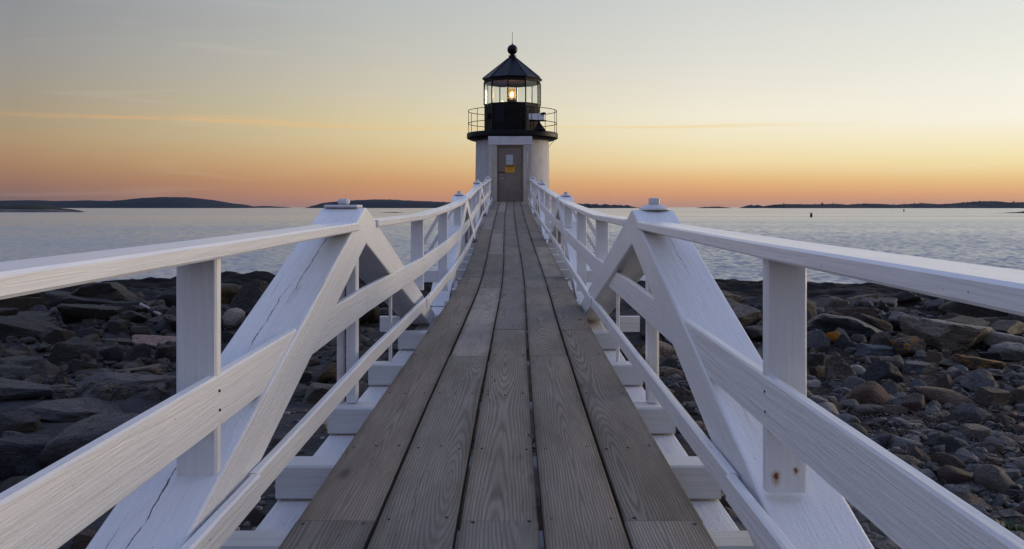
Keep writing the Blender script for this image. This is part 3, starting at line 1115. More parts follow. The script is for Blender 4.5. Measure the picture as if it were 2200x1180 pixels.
for s in (-1, 1):
    # top rail: flat boards butted against the legs of each truss
    edges = [-1.0]
    for ti in range(4):
        a, b_ = leg_gap(ti, s, .855 - .03 * ti / 3, .02)
        edges += [a + .03, b_ - .03]
    for i in range(0, len(edges) - 1, 2):
        a, b_ = edges[i], edges[i + 1]
        if a > 31.9:
            continue
        path_beam('top_rail', rail_pts(s, .7425, .856, .835, a, b_, .04), .135, .04, M['paint_rail'], bridge, .006)
    if edges[-1] < 32.2:
        path_beam('top_rail', rail_pts(s, .7425, .865, .835, edges[-1], 32.3, .04), .135, .04, M['paint_rail'], bridge, .006)
    # middle rail: boards on edge
    cut = [-1.0, 4.6, 9.6, 14.4, 19.2, 24.0, 28.8, 32.3]
    for a, b_ in zip(cut[:-1], cut[1:]):
        path_beam('middle_rail', rail_pts(s, .711, .515, .455, a + .001, b_ - .001, .135), .030, .135, M['paint'], bridge, .005)
    # kick rail low down, lapped
    cut = [-1.0, 2.47, 7.0, 11.6, 16.2, 20.8, 25.4, 32.3]
    for j, (a, b_) in enumerate(zip(cut[:-1], cut[1:])):
        off = .008 if j % 2 == 0 else 0.0
        path_beam('kick_rail', rail_pts(s, .670 - off, .20, .15, a + .003, b_ - .003, .078), .030, .078, M['paint'], bridge, .006)
    # posts: boards standing broad side to the walker; some stand on the truss legs
    POSTS = [2.27, 7.2, 9.6, 12.0, 15.6, 18.0, 20.4, 24.4, 26.8, 29.2]
    for j, y in enumerate(POSTS):
        cx = frame_x(y) + s * .752
        t = max(0, min(1, (y - 3) / 25))
        zt = deck_z(y) + .856 - .021 * t - .04 + SAG(y) * .6 - .001
        z0 = deck_z(y) - THK
        for ti, Y0 in enumerate(TR):
            hn, hf = HALF[0 if ti == 0 else 1]
            d = y - Y0
            if -hn < d < hf:
                zt_ = deck_z(Y0) + (.925, .89, .87, .85)[ti]
                run = hn if d < 0 else hf
                ft = deck_z(Y0 + (run if d > 0 else -run)) - .183
                z0 = max(z0, zt_ - (zt_ - ft) * (abs(d) + .05) / run)
        mt = M['paint_rust'] if (j == 0 and s > 0) else M['paint']
        path_beam('rail_post', [(cx, y, z0), (cx, y, zt)], .04, .104, mt, bridge, .006, up=(1, 0, 0))
    # short posts beside the king rods
    for ti, Y0 in enumerate(TR[:3]):
        xx = frame_x(Y0) + s * .754
        path_beam('king_post', [(xx, Y0 - .14, deck_z(Y0) - THK), (xx, Y0 - .14, deck_z(Y0) + .70)], .085, .05, M['paint'], bridge, .005, up=(1, 0, 0))
    # outriggers with long raking braces that steady the rail posts
    for y in (7.25, 9.65, 12.05, 18.05, 20.45, 26.85):
        zb = deck_z(y) + (-.06 if y < 8 else .10)
        reach = 1.07 if y < 8 else 1.24
        path_beam('outrigger', [(frame_x(y) + s * (.905 if y < 8 else .80), y + .05, zb), (frame_x(y) + s * reach, y + .05, zb)], .04, .13, M['paint'], bridge, .005)
        if y > 8:
            path_beam('raking_brace', [(frame_x(y) + s * 1.20, y + .093, zb - .02), (frame_x(y) + s * .79, y + .093, deck_z(y) + .79)], .04, .09, M['paint'], bridge, .005, up=(0, 1, 0))

# nail heads in the planks
V, Fc = [], []
for y in FB:
    if y < 1.2 or y > 24:
        continue
    for bi in range(5):
        for q in (-.085, .085) if random.random() < .75 else (-.085, 0.0, .085):
            x = mid_x(y) + (bi - 2) * PITCH + q + random.uniform(-.008, .008)
            yy = y + random.uniform(-.03, .03)
            z = deck_z(yy) + .0025
            k0 = len(V)
            rr = random.uniform(.0042, .0060)
            for j in range(8):
                an = j * math.pi / 4
                V.append((x + rr * math.cos(an), yy + rr * math.sin(an), z))
            for j in range(8):
                an = j * math.pi / 4
                V.append((x + rr * math.cos(an), yy + rr * math.sin(an), z - .006))
            Fc.append(tuple(range(k0, k0 + 8)))
            for j in range(8):
                j2 = (j + 1) % 8
                Fc.append((k0 + j, k0 + 8 + j, k0 + 8 + j2, k0 + j2))
for s_ in (-1, 1):
    for y in (2.27, 7.2, 9.6, 12.0):
        for (xo, zo, cnt) in ((.6955, .45, 2), (.6545, .16, 2)):
            for q in range(cnt):
                cx_, cy_, cz_ = frame_x(y) + s_ * (xo - .0012), y + random.uniform(-.03, .03), deck_z(y) + zo + (q - .5) * .05
                k0 = len(V)
                rr = .0036
                for dx_ in (0, .008 * s_):
                    for j in range(8):
                        an = j * math.pi / 4
                        V.append((cx_ + dx_, cy_ + rr * math.cos(an), cz_ + rr * math.sin(an)))
                Fc.append(tuple(range(k0, k0 + 8)))
                for j in range(8):
                    j2 = (j + 1) % 8
                    Fc.append((k0 + j, k0 + 8 + j, k0 + 8 + j2, k0 + j2))
nl = link('nail_heads', mesh('nail_heads', V, Fc), M['nail'], bridge)
nl['kind'] = 'stuff'

# masonry piers carrying the truss feet
for y in (.2, 9.0, 17.8, 26.6):
    pier = empty('stone_pier', (mid_x(y), y, float(ground(0, y)) - .3))
    tag(pier, {.2: 'granite block pier under the near end of the footbridge', 9.0: 'granite block pier under the footbridge beyond the first truss',
               17.8: 'granite block pier under the footbridge between second and third trusses', 26.6: 'granite block pier nearest the lighthouse'}[y], 'pier', 'piers carrying the footbridge')
    top = deck_z(y) - THK - .36
    z = float(ground(0, y)) - .3
    row = 0
    while z < top - .05:
        hh = min(.42, top - z)
        xs = [-1.05, -.35, .35, 1.05] if row % 2 == 0 else [-1.05, -.7, 0, .7, 1.05]
        for a, b_ in zip(xs[:-1], xs[1:]):
            j = random.uniform(-.02, .02)
            box('granite_block', (mid_x(y) + a + .006, y - .38 + j, z + .006), (mid_x(y) + b_ - .006, y + .38 + j, z + hh - .004), M['granite'], pier, .02)
        z += hh
        row += 1

# ------------------------------------------------------------------ the lighthouse
TC = Vector((.015, 34.06, 0))
LH = empty('lighthouse', (TC.x, TC.y, -4.2))
tag(LH, 'small white lighthouse tower with black lantern room and lit lamp', 'lighthouse')
lathe('granite_base', [(1.62, -4.2), (1.60, -1.2), (1.55, -1.18)], M['granite'], LH, TC, 48)
lathe('tower_wall', [(1.46, -1.18), (1.405, 2.56), (1.405, 2.62)], M['tower'], LH, TC, 64)
lathe('gallery_floor', [(1.42, 2.52), (1.60, 2.56), (1.735, 2.615), (1.755, 2.64), (1.755, 2.80), (1.735, 2.83), (1.0, 2.84)], M['black'], LH, TC, 64)
# door surround
DX = -.068
YF = 32.36
sl, sr, dl, dr = DX - .80, DX + .80, DX - .475, DX + .475
zd0, zdt, zs = .16, 2.30, 2.59
box('door_surround', (sl, YF, -1.0), (dl, 33.3, 2.27), M['surround'], LH, .01)
box('door_surround', (dr, YF, -1.0), (sr, 33.3, 2.27), M['surround'], LH, .01)
box('door_sill', (dl + .001, YF + .01, -1.0), (dr - .001, 33.3, zd0 + .02), M['surround'], LH, .005)
box('door_lintel', (sl - .004, YF - .012, 2.272), (sr + .004, 33.3, zs), M['lintel'], LH, .012)
fr = box('door_frame', (dl + .001, YF - .02, zd0 + .022), (dl + .05, YF + .12, 2.27), M['doorframe'], LH, .006)
box('door_frame', (dr - .05, YF - .02, zd0 + .022), (dr - .001, YF + .12, 2.27), M['doorframe'], LH, .006)
box('door_frame', (dl + .051, YF - .02, 2.20), (dr - .051, YF + .12, 2.27), M['doorframe'], LH, .006)
box('drip_cap', (dl - .02, YF - .06, 2.272), (dr + .02, YF - .013, 2.30), M['lintel'], LH, .004)
door = box('door', (dl + .053, YF + .03, zd0 + .03), (dr - .053, YF + .08, 2.197), M['door'], LH, .004)
box('upper_pane', (DX - .150, YF + .024, 1.715), (DX + .105, YF + .0295, 1.915), M['paper'], door, 0)
box('lower_pane', (DX - .150, YF + .024, 1.555), (DX + .105, YF + .0295, 1.705), M['paper'], door, 0)
box('pane_bar', (DX - .150, YF + .022, 1.7055), (DX + .105, YF + .0295, 1.7145), M['doorframe'], door, 0)
sg = box('warning_sign', (DX - .185, YF + .012, 1.265), (DX + .165, YF + .0205, 1.545), M['sign_y'], door, .003)
box('sign_header', (DX - .165, YF + .0095, 1.46), (DX + .145, YF + .0118, 1.535), M['sign_k'], sg, 0)


def sign_text(txt, size, x, z, mat):
    cu = bpy.data.curves.new('lettering', 'FONT')
    cu.body = txt
    cu.size = size
    cu.align_x = 'CENTER'
    cu.align_y = 'CENTER'
    cu.extrude = .001
    tmp = bpy.data.objects.new('lettering', cu)
    COL.objects.link(tmp)
    bpy.context.view_layer.update()
    me = bpy.data.meshes.new_from_object(tmp.evaluated_get(bpy.context.evaluated_depsgraph_get()))
    bpy.data.objects.remove(tmp)
    bpy.data.curves.remove(cu)
    me.materials.clear()
    me.materials.append(mat)
    o = bpy.data.objects.new('lettering', me)
    COL.objects.link(o)
    mw = Matrix.Translation((x, YF + .0085, z)) @ Matrix.Rotation(R(90), 4, 'X')
    WM[o] = mw
    o.parent = sg
    o.matrix_basis = WM[sg].inverted() @ mw
    return o


sign_text('CAUTION', .066, DX - .01, 1.498, M['sign_y'])
sign_text('Ear Protection', .036, DX - .01, 1.425, M['sign_k'])
sign_text('Required In This', .036, DX - .01, 1.375, M['sign_k'])
sign_text('Area', .036, DX - .01, 1.325, M['sign_k'])
lv = lathe('door_handle', [(.03, 0), (.03, .03), (.018, .035)], M['handle'], door, (dl + .13, YF + .02, 1.03), 14)
box('handle_lever', (dl + .12, YF - .015, 1.02), (dl + .25, YF + .005, 1.045), M['handle'], lv, .005)
lk = lathe('dead_bolt', [(.032, -.012), (.032, .012), (.02, .016)], M['handle'], door, (dl + .14, YF + .025, 1.18), 14)
box('hasp', (dl - .005, YF - .02, 1.265), (dl + .28, YF + .022, 1.285), M['black_dull'], door, .003)
for z in (.45, 1.15, 1.95):
    box('hinge', (dr - .062, YF + .005, z), (dr - .045, YF + .032, z + .13), M['hinge'], door, .003)
# conduit and small fittings on the right jamb
tube('conduit', [(DX + .64, YF - .012, 1.98), (DX + .64, YF - .012, 1.65)], .018, M['boxwhite'], LH, 8)
tube('cable', [(DX + .63, YF - .010, 1.65), (DX + .63, YF - .010, 1.5), (DX + .66, YF - .01, 1.38), (DX + .71, YF - .01, 1.26), (DX + .735, YF - .01, 1.1), (DX + .735, YF - .01, .9)], .009, M['boxwhite'], LH, 6)
box('rusty_outlet', (DX + .70, YF - .02, .80), (DX + .75, YF - .001, .95), plain('rust_patch', (.26, .10, .03), .7), LH, .008)
for (a, z) in ((.58, 2.14), (.56, .42), (-.55, 1.6)):
    lathe('bolt_head', [(.018, 0), (.018, .012), (.01, .016)], M['nail'], LH, (DX + a, YF - .014, z), 8)
# lantern
VA = [R(-9 + 36 * i) for i in range(10)]


def dpt(r_, a, z):
    return Vector((TC.x + r_ * math.sin(a), TC.y - r_ * math.cos(a), z))


def side_frame(i, r_, z):
    a, b_ = dpt(r_, VA[i], z), dpt(r_, VA[(i + 1) % 10], z)
    x = (b_ - a).normalized()
    zz = Vector((0, 0, 1))
    y = zz.cross(x)
    m = Matrix((x, y, zz)).transposed().to_4x4()
    m.translation = a
    return m, (b_ - a).length


LR = 1.09
zl0, zl1, zl2, zl3 = 2.84, 3.90, 4.775, 4.92
for i in range(10):
    mw, L = side_frame(i, LR, zl0)
    pn = box('lantern_panel', (0.002, .0, 0), (L - .002, .05, zl1 - zl0), M['black'], LH, .004, mw)
    for k_ in range(3):
        xa = .06 + k_ * (L - .12) / 3
        box('panel_rib', (xa, -.012, .10), (xa + .022, -.001, zl1 - zl0 - .10), M['black_dull'], pn, .002, mw)
    tube('lantern_mullion', [dpt(LR + .004, VA[i], zl1 + .001), dpt(LR + .004, VA[i], zl2)], .028, M['black'], LH, 6)
    gw, gl = side_frame(i, LR - .008, zl1)
    box('glass_pane', (.034, .0, .032), (gl - .034, .008, zl2 - zl1 - .032), M['glass'], LH, 0, gw)
    box('pane_sill', (.002, -.012, -.001), (L - .002, .045, .03), M['black'], LH, .004, side_frame(i, LR, zl1)[0])
    box('cornice_board', (.001, -.01, -.03), (L - .001, .05, zl3 - zl2), M['black_dull'], LH, .004, side_frame(i, LR, zl2)[0])
lathe('lantern_floor', [(1.0, 3.80), (1.0, 3.84)], M['black_dull'], LH, TC, 10, False, VA[0])
lathe('lantern_ceiling', [(1.045, 4.86), (1.045, 4.90)], M['ceiling'], LH, TC, 10, False, VA[0])
rf = lathe('roof', [(.155, 5.70), (.17, 5.74), (.14, 5.76), (.14, 5.80)], M['roof'], LH, TC, 20)
for i in range(10):
    a, b_ = VA[i], VA[(i + 1) % 10]
    am = (a + b_) / 2
    E, T_ = 1.165, .165
    V = [dpt(E, a, 4.915), dpt(E, b_, 4.915), dpt(T_, b_, 5.72), dpt(T_, a, 5.72), dpt(E, a, 4.885), dpt(E, b_, 4.885), dpt(T_, b_, 5.68), dpt(T_, a, 5.68)]
    me = mesh('roof_panel', V, [(0, 1, 2, 3), (7, 6, 5, 4), (0, 4, 5, 1), (1, 5, 6, 2), (2, 6, 7, 3), (3, 7, 4, 0)])
    link('roof_panel', me, M['roof'], rf)
    tube('roof_seam', [dpt(E + .003, a, 4.925), dpt(T_ + .003, a, 5.73)], .013, M['roof'], rf, 6)
prof = [(.14, 5.80), (.155, 5.81), (.155, 5.825), (.09, 5.84), (.08, 5.87), (.10, 5.88), (.10, 5.895)]
for i in range(13):
    t = -1.05 + (math.pi / 2 + 1.0) * i / 12
    prof.append((max(.02, .198 * math.cos(t)), 6.06 + .198 * math.sin(t)))
prof += [(.03, 6.27), (.022, 6.30)]
fin = lathe('ball_finial', prof, M['roof'], LH, TC, 28)
tube('lightning_rod', [TC + Vector((0, 0, 6.29)), TC + Vector((0, 0, 6.52)), TC + Vector((0, 0, 6.74))], .009, M['black_dull'], fin, 6)
# gallery rail
GR = 1.705
for z in (3.205, 3.685):
    tube('gallery_rail', [TC + Vector((GR * math.sin(t), -GR * math.cos(t), z)) for t in np.linspace(0, 2 * math.pi, 65)[:-1]], .014, M['black_dull'], LH, 6, True)
for i in range(12):
    t = R(-96 + 30 * i + (16 if i % 2 else 0))
    p = TC + Vector((GR * math.sin(t), -GR * math.cos(t), 0))
    tube('gallery_stanchion', [p + Vector((0, 0, 2.835)), p + Vector((0, 0, 3.69))], .012, M['black_dull'], LH, 6)
mw, L = side_frame(9, LR, zl0)
hp = box('hatch_plate', (L * .2, -.03, .30), (L * .82, -.013, .98), M['roof'], LH, .004, mw)
for a in np.linspace(.24, .78, 7):
    for z in (.33, .95):
        box('rivet', (L * a - .01, -.04, z - .01), (L * a + .01, -.031, z + .01), M['black_dull'], hp, .003, mw)
mw, L = side_frame(8, LR, zl0)
box('junction_box', (L * .35, -.09, .5), (L * .7, -.013, .72), M['black_dull'], LH, .006, mw)
tube('stay_wire', [(TC.x + 1.62, TC.y - .5, 2.57), (TC.x + 1.37, TC.y - .3, 2.28)], .008, M['black_dull'], LH, 6)

# fog signal on the gallery
fp = Vector((.93, 32.70, 0))
fog = empty('fog_signal', (fp.x, fp.y, 2.84))
tag(fog, 'pair of white boxes of the fog signal on the black gallery', 'fog signal')
lathe('mounting_foot', [(.34, 2.84), (.30, 2.86), (.05, 3.12), (.04, 3.17)], M['black_dull'], fog, (fp.x + .08, fp.y + .1, 0), 4, False, R(45))
box('signal_shelf', (fp.x - .28, fp.y - .12, 3.175), (fp.x + .34, fp.y + .14, 3.20), M['black_dull'], fog, .004)
rot = Matrix.Translation((fp.x, fp.y, 0)) @ Matrix.Rotation(R(-6), 4, 'Z')
box('signal_box', (-.30, -.14, 3.203), (.03, .10, 3.44), M['boxwhite'], fog, .012, rot)
box('signal_box', (.045, -.12, 3.203), (.27, .12, 3.47), M['boxwhite'], fog, .012, rot)
tube('signal_horn', [(fp.x + .14, fp.y - .16, 3.43), (fp.x + .24, fp.y - .2, 3.45), (fp.x + .31, fp.y - .2, 3.43)], .04, M['black_dull'], fog, 10)

# the beacon inside
bc = Vector((TC.x - .02, TC.y - .25, 3.84))
be = empty('beacon_lamp', bc)
tag(be, 'lit beacon lamp glowing inside the glazed lantern room', 'beacon')
lathe('beacon_pedestal', [(.20, 0), (.20, .05), (.10, .08), (.10, .16), (.17, .20), (.17, .25), (.14, .27)], M['black_dull'], be, bc, 20)
lathe('beacon_lens', [(.135, .272), (.15, .30), (.15, .62), (.135, .68), (.12, .685), (.12, .66), (.137, .61), (.137, .31), (.12, .29)], M['lens'], be, bc, 24)
lathe('lit_bulb', [(.01, .36), (.045, .39), (.06, .44), (.055, .50), (.03, .54), (.008, .56)], M['bulb'], be, bc, 16)

# ------------------------------------------------------------------ rocks
ICO = {}


def ico(sub):
    if sub not in ICO:
        bm = bmesh.new()
        bmesh.ops.create_icosphere(bm, subdivisions=sub, radius=1.0)
        bm.verts.ensure_lookup_table()
        V = np.array([v.co[:] for v in bm.verts])
        Fs = [tuple(v.index for v in f.verts) for f in bm.faces]
        bm.free()
        ICO[sub] = (V / np.linalg.norm(V, axis=1, keepdims=True), Fs)
    return ICO[sub]


def rock_mesh(seed, kind='block', sub=3):
    """a convex stone cut by random joint planes (block/slab/wedge: sharp; cobble: soft), unit half-size"""
    rg = np.random.default_rng(seed)
    V, Fs = ico(sub)
    npl = {'block': 6, 'slab': 8, 'wedge': 5, 'cobble': 16}[kind]
    N = rg.normal(size=(npl, 3))
    if kind == 'slab':
        N[:, 2] *= .45
        N = np.vstack([N, [(.08, .05, 1), (-.05, .1, -1)]])
    if kind == 'wedge':
        N = np.vstack([N, [(.75, .2, .75), (-.8, -.1, .6), (0, .9, .35), (0, -.8, .45), (0, 0, -1)]])
    if kind == 'block':
        N = np.vstack([N, [(1, .2, .1), (-1, .1, .25), (.1, 1, .2), (.05, -1, .15), (.15, -.1, 1), (0, 0, -1)]])
    N /= np.linalg.norm(N, axis=1, keepdims=True)
    d = rg.uniform(.62, 1.05, len(N))
    p = {'block': 34, 'slab': 40, 'wedge': 44, 'cobble': 8}[kind]
    s = np.maximum(0, V @ N.T / d)
    r_ = (s ** p).sum(1) ** (-1 / p)
    q = V * r_[:, None]
    nz = fbm(q[:, 0] * 1.7 + seed, q[:, 1] * 1.7 + q[:, 2] * 1.3, 4, seed) * (.06 if kind == 'cobble' else .12)
    nz += fbm(q[:, 2] * 5 + seed, q[:, 0] * 1.5 + q[:, 1], 3, seed + 7) * (.014 if kind == 'cobble' else .055)
    q = q * (1 + nz)[:, None]
    lo, hi = q.min(0), q.max(0)
    q = (q - (lo + hi) / 2) / ((hi - lo) / 2)
    me = mesh('stone', q, Fs, True)
    sharp_edges(me, 30 if kind != 'cobble' else 70)
    return me


def put_rock(name, me, mat, pos, w, d, h, yaw, tilt=(0, 0), sink=.22):
    mw = Matrix.Translation((pos.x, pos.y, pos.z + h * (.5 - sink))) @ Matrix.Rotation(yaw, 4, 'Z') @ Matrix.Rotation(tilt[0], 4, 'X') @ Matrix.Rotation(tilt[1], 4, 'Y') @ Matrix.Diagonal((w / 2, d / 2, h / 2, 1))
    return link(name, me, mat, None, mw)


taken = []
# (x0, x1, ytop, ybase) in photograph pixels, kind, material, yaw, tilt, label
NAMED = [
    (97, 198, 732, 794, 'block', 'rock_grey', 10, 4, 'large blocky grey boulder with a flat sloping top left of the near truss'),
    (76, 149, 707, 745, 'slab', 'rock_grey', 25, 12, 'tilted grey slab resting just above the blocky boulder'),
    (20, 127, 776, 832, 'wedge', 'rock_banded', -15, 6, 'pointed brown boulder with twisted dark banding at the left edge'),
    (200, 254, 744, 783, 'cobble', 'rock_dark', 0, 0, 'dark rounded boulder beside the blocky grey one'),
    (250, 315, 742, 790, 'wedge', 'rock_dark', 30, 0, 'dark wedge shaped boulder below the pinkish slab'),
    (264, 386, 722, 752, 'slab', 'rock_pink', -6, 3, 'long pinkish slab behind the near rail post'),
    (325, 384, 742, 790, 'block', 'rock_brown', 40, 0, 'upright brown boulder touching the near rail post'),
    (214, 336, 786, 818, 'slab', 'rock_banded', 8, -8, 'long log shaped grey rock lying above the bedrock slabs'),
    (267, 337, 798, 824, 'cobble', 'rock_grey', 0, 0, 'low rounded grey rock under the log shaped rock'),
    (145, 214, 796, 818, 'cobble', 'rock_grey', 20, 0, 'low humped grey rock beside the banded pointed boulder'),
    (211, 305, 722, 744, 'slab', 'rock_brown', 5, 5, 'narrow ridge of brown stone above the dark boulders'),
    (-30, 79, 769, 790, 'slab', 'rock_grey', 0, 2, 'flat grey rock at the left edge above the pointed boulder'),
    (-40, 60, 786, 816, 'slab', 'rock_dark', 12, 4, 'dark flat rock cut by the left edge'),
    (210, 305, 670, 700, 'wedge', 'ledge', 15, 6, 'pointed dark ledge rock near the waterline on the far side of the boulders'),
    (-45, 110, 690, 740, 'block', 'ledge', -8, 8, 'huge dark ledge block at the left edge'),
    (120, 240, 660, 708, 'slab', 'ledge', 10, 5, 'sloping black ledge slab behind the tilted grey slab'),
    (440, 476, 690, 724, 'block', 'rock_dark', 0, 0, 'dark stone half hidden by the near rail post'),
    (470, 521, 668, 716, 'cobble', 'rock_pale', 15, 0, 'pale rounded granite boulder beside the near rail post'),
    (500, 612, 608, 692, 'wedge', 'rock_brown', -30, 10, 'tall leaning brown boulder behind the sloping truss timber'),
    (470, 512, 716, 742, 'slab', 'rock_grey', 0, 5, 'small grey slab beneath the pale granite boulder'),
    (472, 506, 742, 772, 'block', 'rock_dark', 20, 0, 'small dark block between rail post and truss timber'),
    (320, 460, 620, 668, 'block', 'ledge', 5, 4, 'dark weathered ledge below the waterline crest'),
    (90, 262, 618, 668, 'slab', 'ledge', -4, 6, 'broad black ledge just below the near hand rail'),
    (106, 400, 812, 874, 'slab', 'rock_blue_dark', 2, 2, 'broad smooth slate slab with pale veins left of the truss'),
    (20, 270, 858, 912, 'slab', 'rock_blue_dark', -6, 4, 'long smooth dark slab below the veined slate slab'),
    (80, 310, 896, 1036, 'cobble', 'rock_blue_dark', 12, -4, 'big smooth dark bedrock dome above the middle rail'),
    (-50, 100, 936, 1050, 'block', 'rock_blue_dark', 20, 6, 'dark jointed bedrock block at the left edge'),
    (-40, 66, 890, 945, 'block', 'rock_dark', 0, 5, 'dark ridged bedrock lump at the left edge above the jointed block'),
    (-40, 110, 822, 866, 'slab', 'rock_blue_dark', 5, 2, 'smooth dark slab under the banded pointed boulder'),
    (-40, 92, 1026, 1100, 'cobble', 'rock_brown', 0, 0, 'brown rounded boulder at the left edge above the middle rail'),
    (150, 206, 1140, 1192, 'block', 'rock_pink', 10, 0, 'tan stone in the gap under the middle rail'),
    (655, 738, 783, 832, 'slab', 'rock_banded', 0, 2, 'layered brown rock seen between the near truss timbers'),
    (640, 740, 826, 872, 'slab', 'rock_grey', 8, 0, 'flat layered grey rock seen under the near truss'),
    (505, 565, 1090, 1135, 'wedge', 'rock_grey', 0, 0, 'grey pointed stone in the gap beside the kick rail'),
    (1732, 1790, 712, 764, 'wedge', 'rock_blue', 12, 10, 'grey pointed slab leaning beside the orange stone'),
    (1778, 1808, 716, 744, 'cobble', 'rock_orange', 0, 0, 'small stone covered in bright orange lichen'),
    (1790, 1838, 722, 750, 'wedge', 'rock_dark', -30, 0, 'dark angular stone next to the orange lichen stone'),
    (1926, 1999, 727, 771, 'cobble', 'rock_lichen', 10, 0, 'dark boulder splashed with orange lichen'),
    (1972, 2180, 692, 764, 'slab', 'rock_brown_pale', -8, 6, 'broad pale ribbed ledge among the boulders on the right'),
    (1732, 1965, 678, 740, 'slab', 'rock_blue_dark', 4, 5, 'long dark blue ledge behind the orange lichen stone'),
    (1923, 2020, 660, 696, 'slab', 'rock_pale', -20, 6, 'long pale rock lying like a log on the black ledge'),
    (1943, 1987, 682, 714, 'wedge', 'rock_brown', 25, 0, 'brown peaked stone leaning on the pale log shaped rock'),
    (1757, 1822, 631, 666, 'block', 'rock_brown', 5, 3, 'square brown block near the waterline'),
    (1880, 1928, 638, 676, 'wedge', 'ledge', -10, 0, 'black peaked rock near the waterline'),
    (1640, 1700, 650, 690, 'block', 'ledge', 15, 0, 'black block half behind the right rail post'),
    (1782, 1865, 763, 826, 'wedge', 'rock_split', -25, 6, 'sharp angular brown boulder with one pale split face'),
    (1732, 1825, 779, 815, 'slab', 'rock_brown', 10, -6, 'dark brown slab touching the right rail post'),
    (1732, 1806, 760, 792, 'slab', 'rock_grey', 0, 4, 'flat grey slab behind the sharp brown boulder'),
    (1858, 1952, 777, 831, 'wedge', 'rock_dark', 35, 0, 'dark angular boulder in the middle of the beach'),
    (1838, 1903, 760, 785, 'cobble', 'rock_banded', 0, 5, 'mottled pale and dark elongated stone'),
    (1846, 1938, 740, 771, 'block', 'rock_blue', 15, 3, 'blue grey block below the orange splashed boulder'),
    (1828, 1932, 820, 884, 'cobble', 'rock_pink_dark', -10, 0, 'reddish domed boulder among cobbles'),
    (1990, 2112, 833, 884, 'cobble', 'rock_brown', 4, 0, 'biggest rounded brown boulder on the beach'),
    (2108, 2184, 836, 885, 'block', 'rock_brown', 20, 0, 'squarish brown boulder beside the biggest rounded one'),
    (2076, 2154, 799, 848, 'wedge', 'rock_blue', -12, 0, 'blue grey angular boulder behind the rounded brown ones'),
    (2064, 2156, 866, 922, 'wedge', 'rock_blue', 18, 0, 'pale blue grey peaked boulder in front of the rounded brown ones'),
    (1950, 2038, 778, 807, 'slab', 'rock_blue', 6, 0, 'flat topped blue grey stone'),
    (2074, 2170, 770, 802, 'slab', 'rock_lichen', -5, 4, 'long grey rock with a few orange lichen spots'),
    (1956, 1998, 818, 857, 'cobble', 'rock_blue', 0, 0, 'egg shaped blue grey stone above the biggest boulder'),
    (2014, 2060, 803, 842, 'wedge', 'rock_brown', 40, 0, 'small brown wedge behind the biggest boulder'),
    (1899, 1969, 870, 899, 'slab', 'rock_brown', -8, 0, 'flat brown stone lying on the dry seaweed'),
    (1924, 1996, 904, 927, 'cobble', 'rock_pale', 5, 0, 'pale oval stone on the dark seaweed'),
    (1808, 1872, 909, 950, 'cobble', 'rock_grey', 20, 0, 'rounded grey cracked boulder next to the middle rail'),
    (1908, 1986, 940, 971, 'cobble', 'rock_blue', 0, 0, 'grey loaf shaped stone'),
    (2006, 2100, 934, 990, 'wedge', 'rock_dark', -18, 6, 'dark angular boulder with pale veins'),
    (2070, 2136, 914, 958, 'block', 'rock_grey', 10, 0, 'squarish rounded grey boulder right of the veined dark one'),
    (2138, 2215, 938, 976, 'slab', 'rock_brown', 5, 0, 'long brown stone cut by the right edge'),
    (1938, 1995, 1002, 1039, 'cobble', 'rock_pale', -5, 0, 'smooth pale egg shaped cobble by the middle rail'),
    (1990, 2032, 1005, 1042, 'block', 'rock_dark', 10, 0, 'dark block beside the smooth pale cobble'),
    (2020, 2086, 977, 1020, 'cobble', 'rock_banded', 0, 0, 'stone with swirling dark banding'),
    (2028, 2114, 1002, 1063, 'cobble', 'rock_pink_dark', 20, 0, 'pinkish brown boulder below the swirled stone'),
    (2070, 2114, 1031, 1060, 'cobble', 'rock_blue', 0, 0, 'small blue grey cobble in front of the pinkish boulder'),
    (2110, 2190, 1004, 1080, 'cobble', 'rock_grey', -10, 0, 'tall rounded grey boulder near the right edge'),
    (2038, 2154, 1055, 1120, 'wedge', 'rock_grey', 30, 0, 'broad grey sloping boulder above the bottom right corner'),
    (1972, 2014, 1028, 1060, 'wedge', 'rock_pink', 0, 0, 'small reddish brown stone by the middle rail'),
    (2090, 2215, 1096, 1164, 'wedge', 'rock_dark', 12, 0, 'big dark boulder in the bottom right corner'),
    (2170, 2224, 1080, 1126, 'cobble', 'rock_pink', 0, 0, 'pink rounded stone at the right edge'),
    (2130, 2174, 1066, 1101, 'cobble', 'rock_blue', 0, 0, 'blue grey cobble below the tall rounded boulder'),
    (1424, 1470, 793, 826, 'cobble', 'rock_pink', 0, 0, 'pinkish white cobble seen through the right truss'),
    (1418, 1462, 765, 792, 'wedge', 'rock_grey', 0, 0, 'grey wedge seen through the right truss'),
]
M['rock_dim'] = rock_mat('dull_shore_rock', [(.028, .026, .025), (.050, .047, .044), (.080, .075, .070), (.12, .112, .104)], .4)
M['rock_blue_dark'] = rock_mat('smooth_dark_slate', [(0.031, 0.034, 0.041), (0.050, 0.053, 0.063), (0.077, 0.080, 0.092), (0.119, 0.120, 0.133)], .22, rough=.55, bands=(1.5, 4, 14))
M['rock_brown_pale'] = rock_mat('ribbed_pale_ledge', [(.13, .12, .11), (.21, .195, .178), (.28, .26, .24), (.07, .064, .06)], .7, bands=(1.2, 6, 22))
M['rock_split'] = rock_mat('split_brown_rock', [(0.063, 0.050, 0.043), (0.105, 0.087, 0.074), (0.154, 0.129, 0.109), (0.364, 0.322, 0.266)], .45, bands=(2, 2, 3))
M['rock_pink_dark'] = rock_mat('reddish_brown_rock', [(0.077, 0.053, 0.045), (0.133, 0.092, 0.078), (0.182, 0.137, 0.119), (0.140, 0.126, 0.112)], .4)

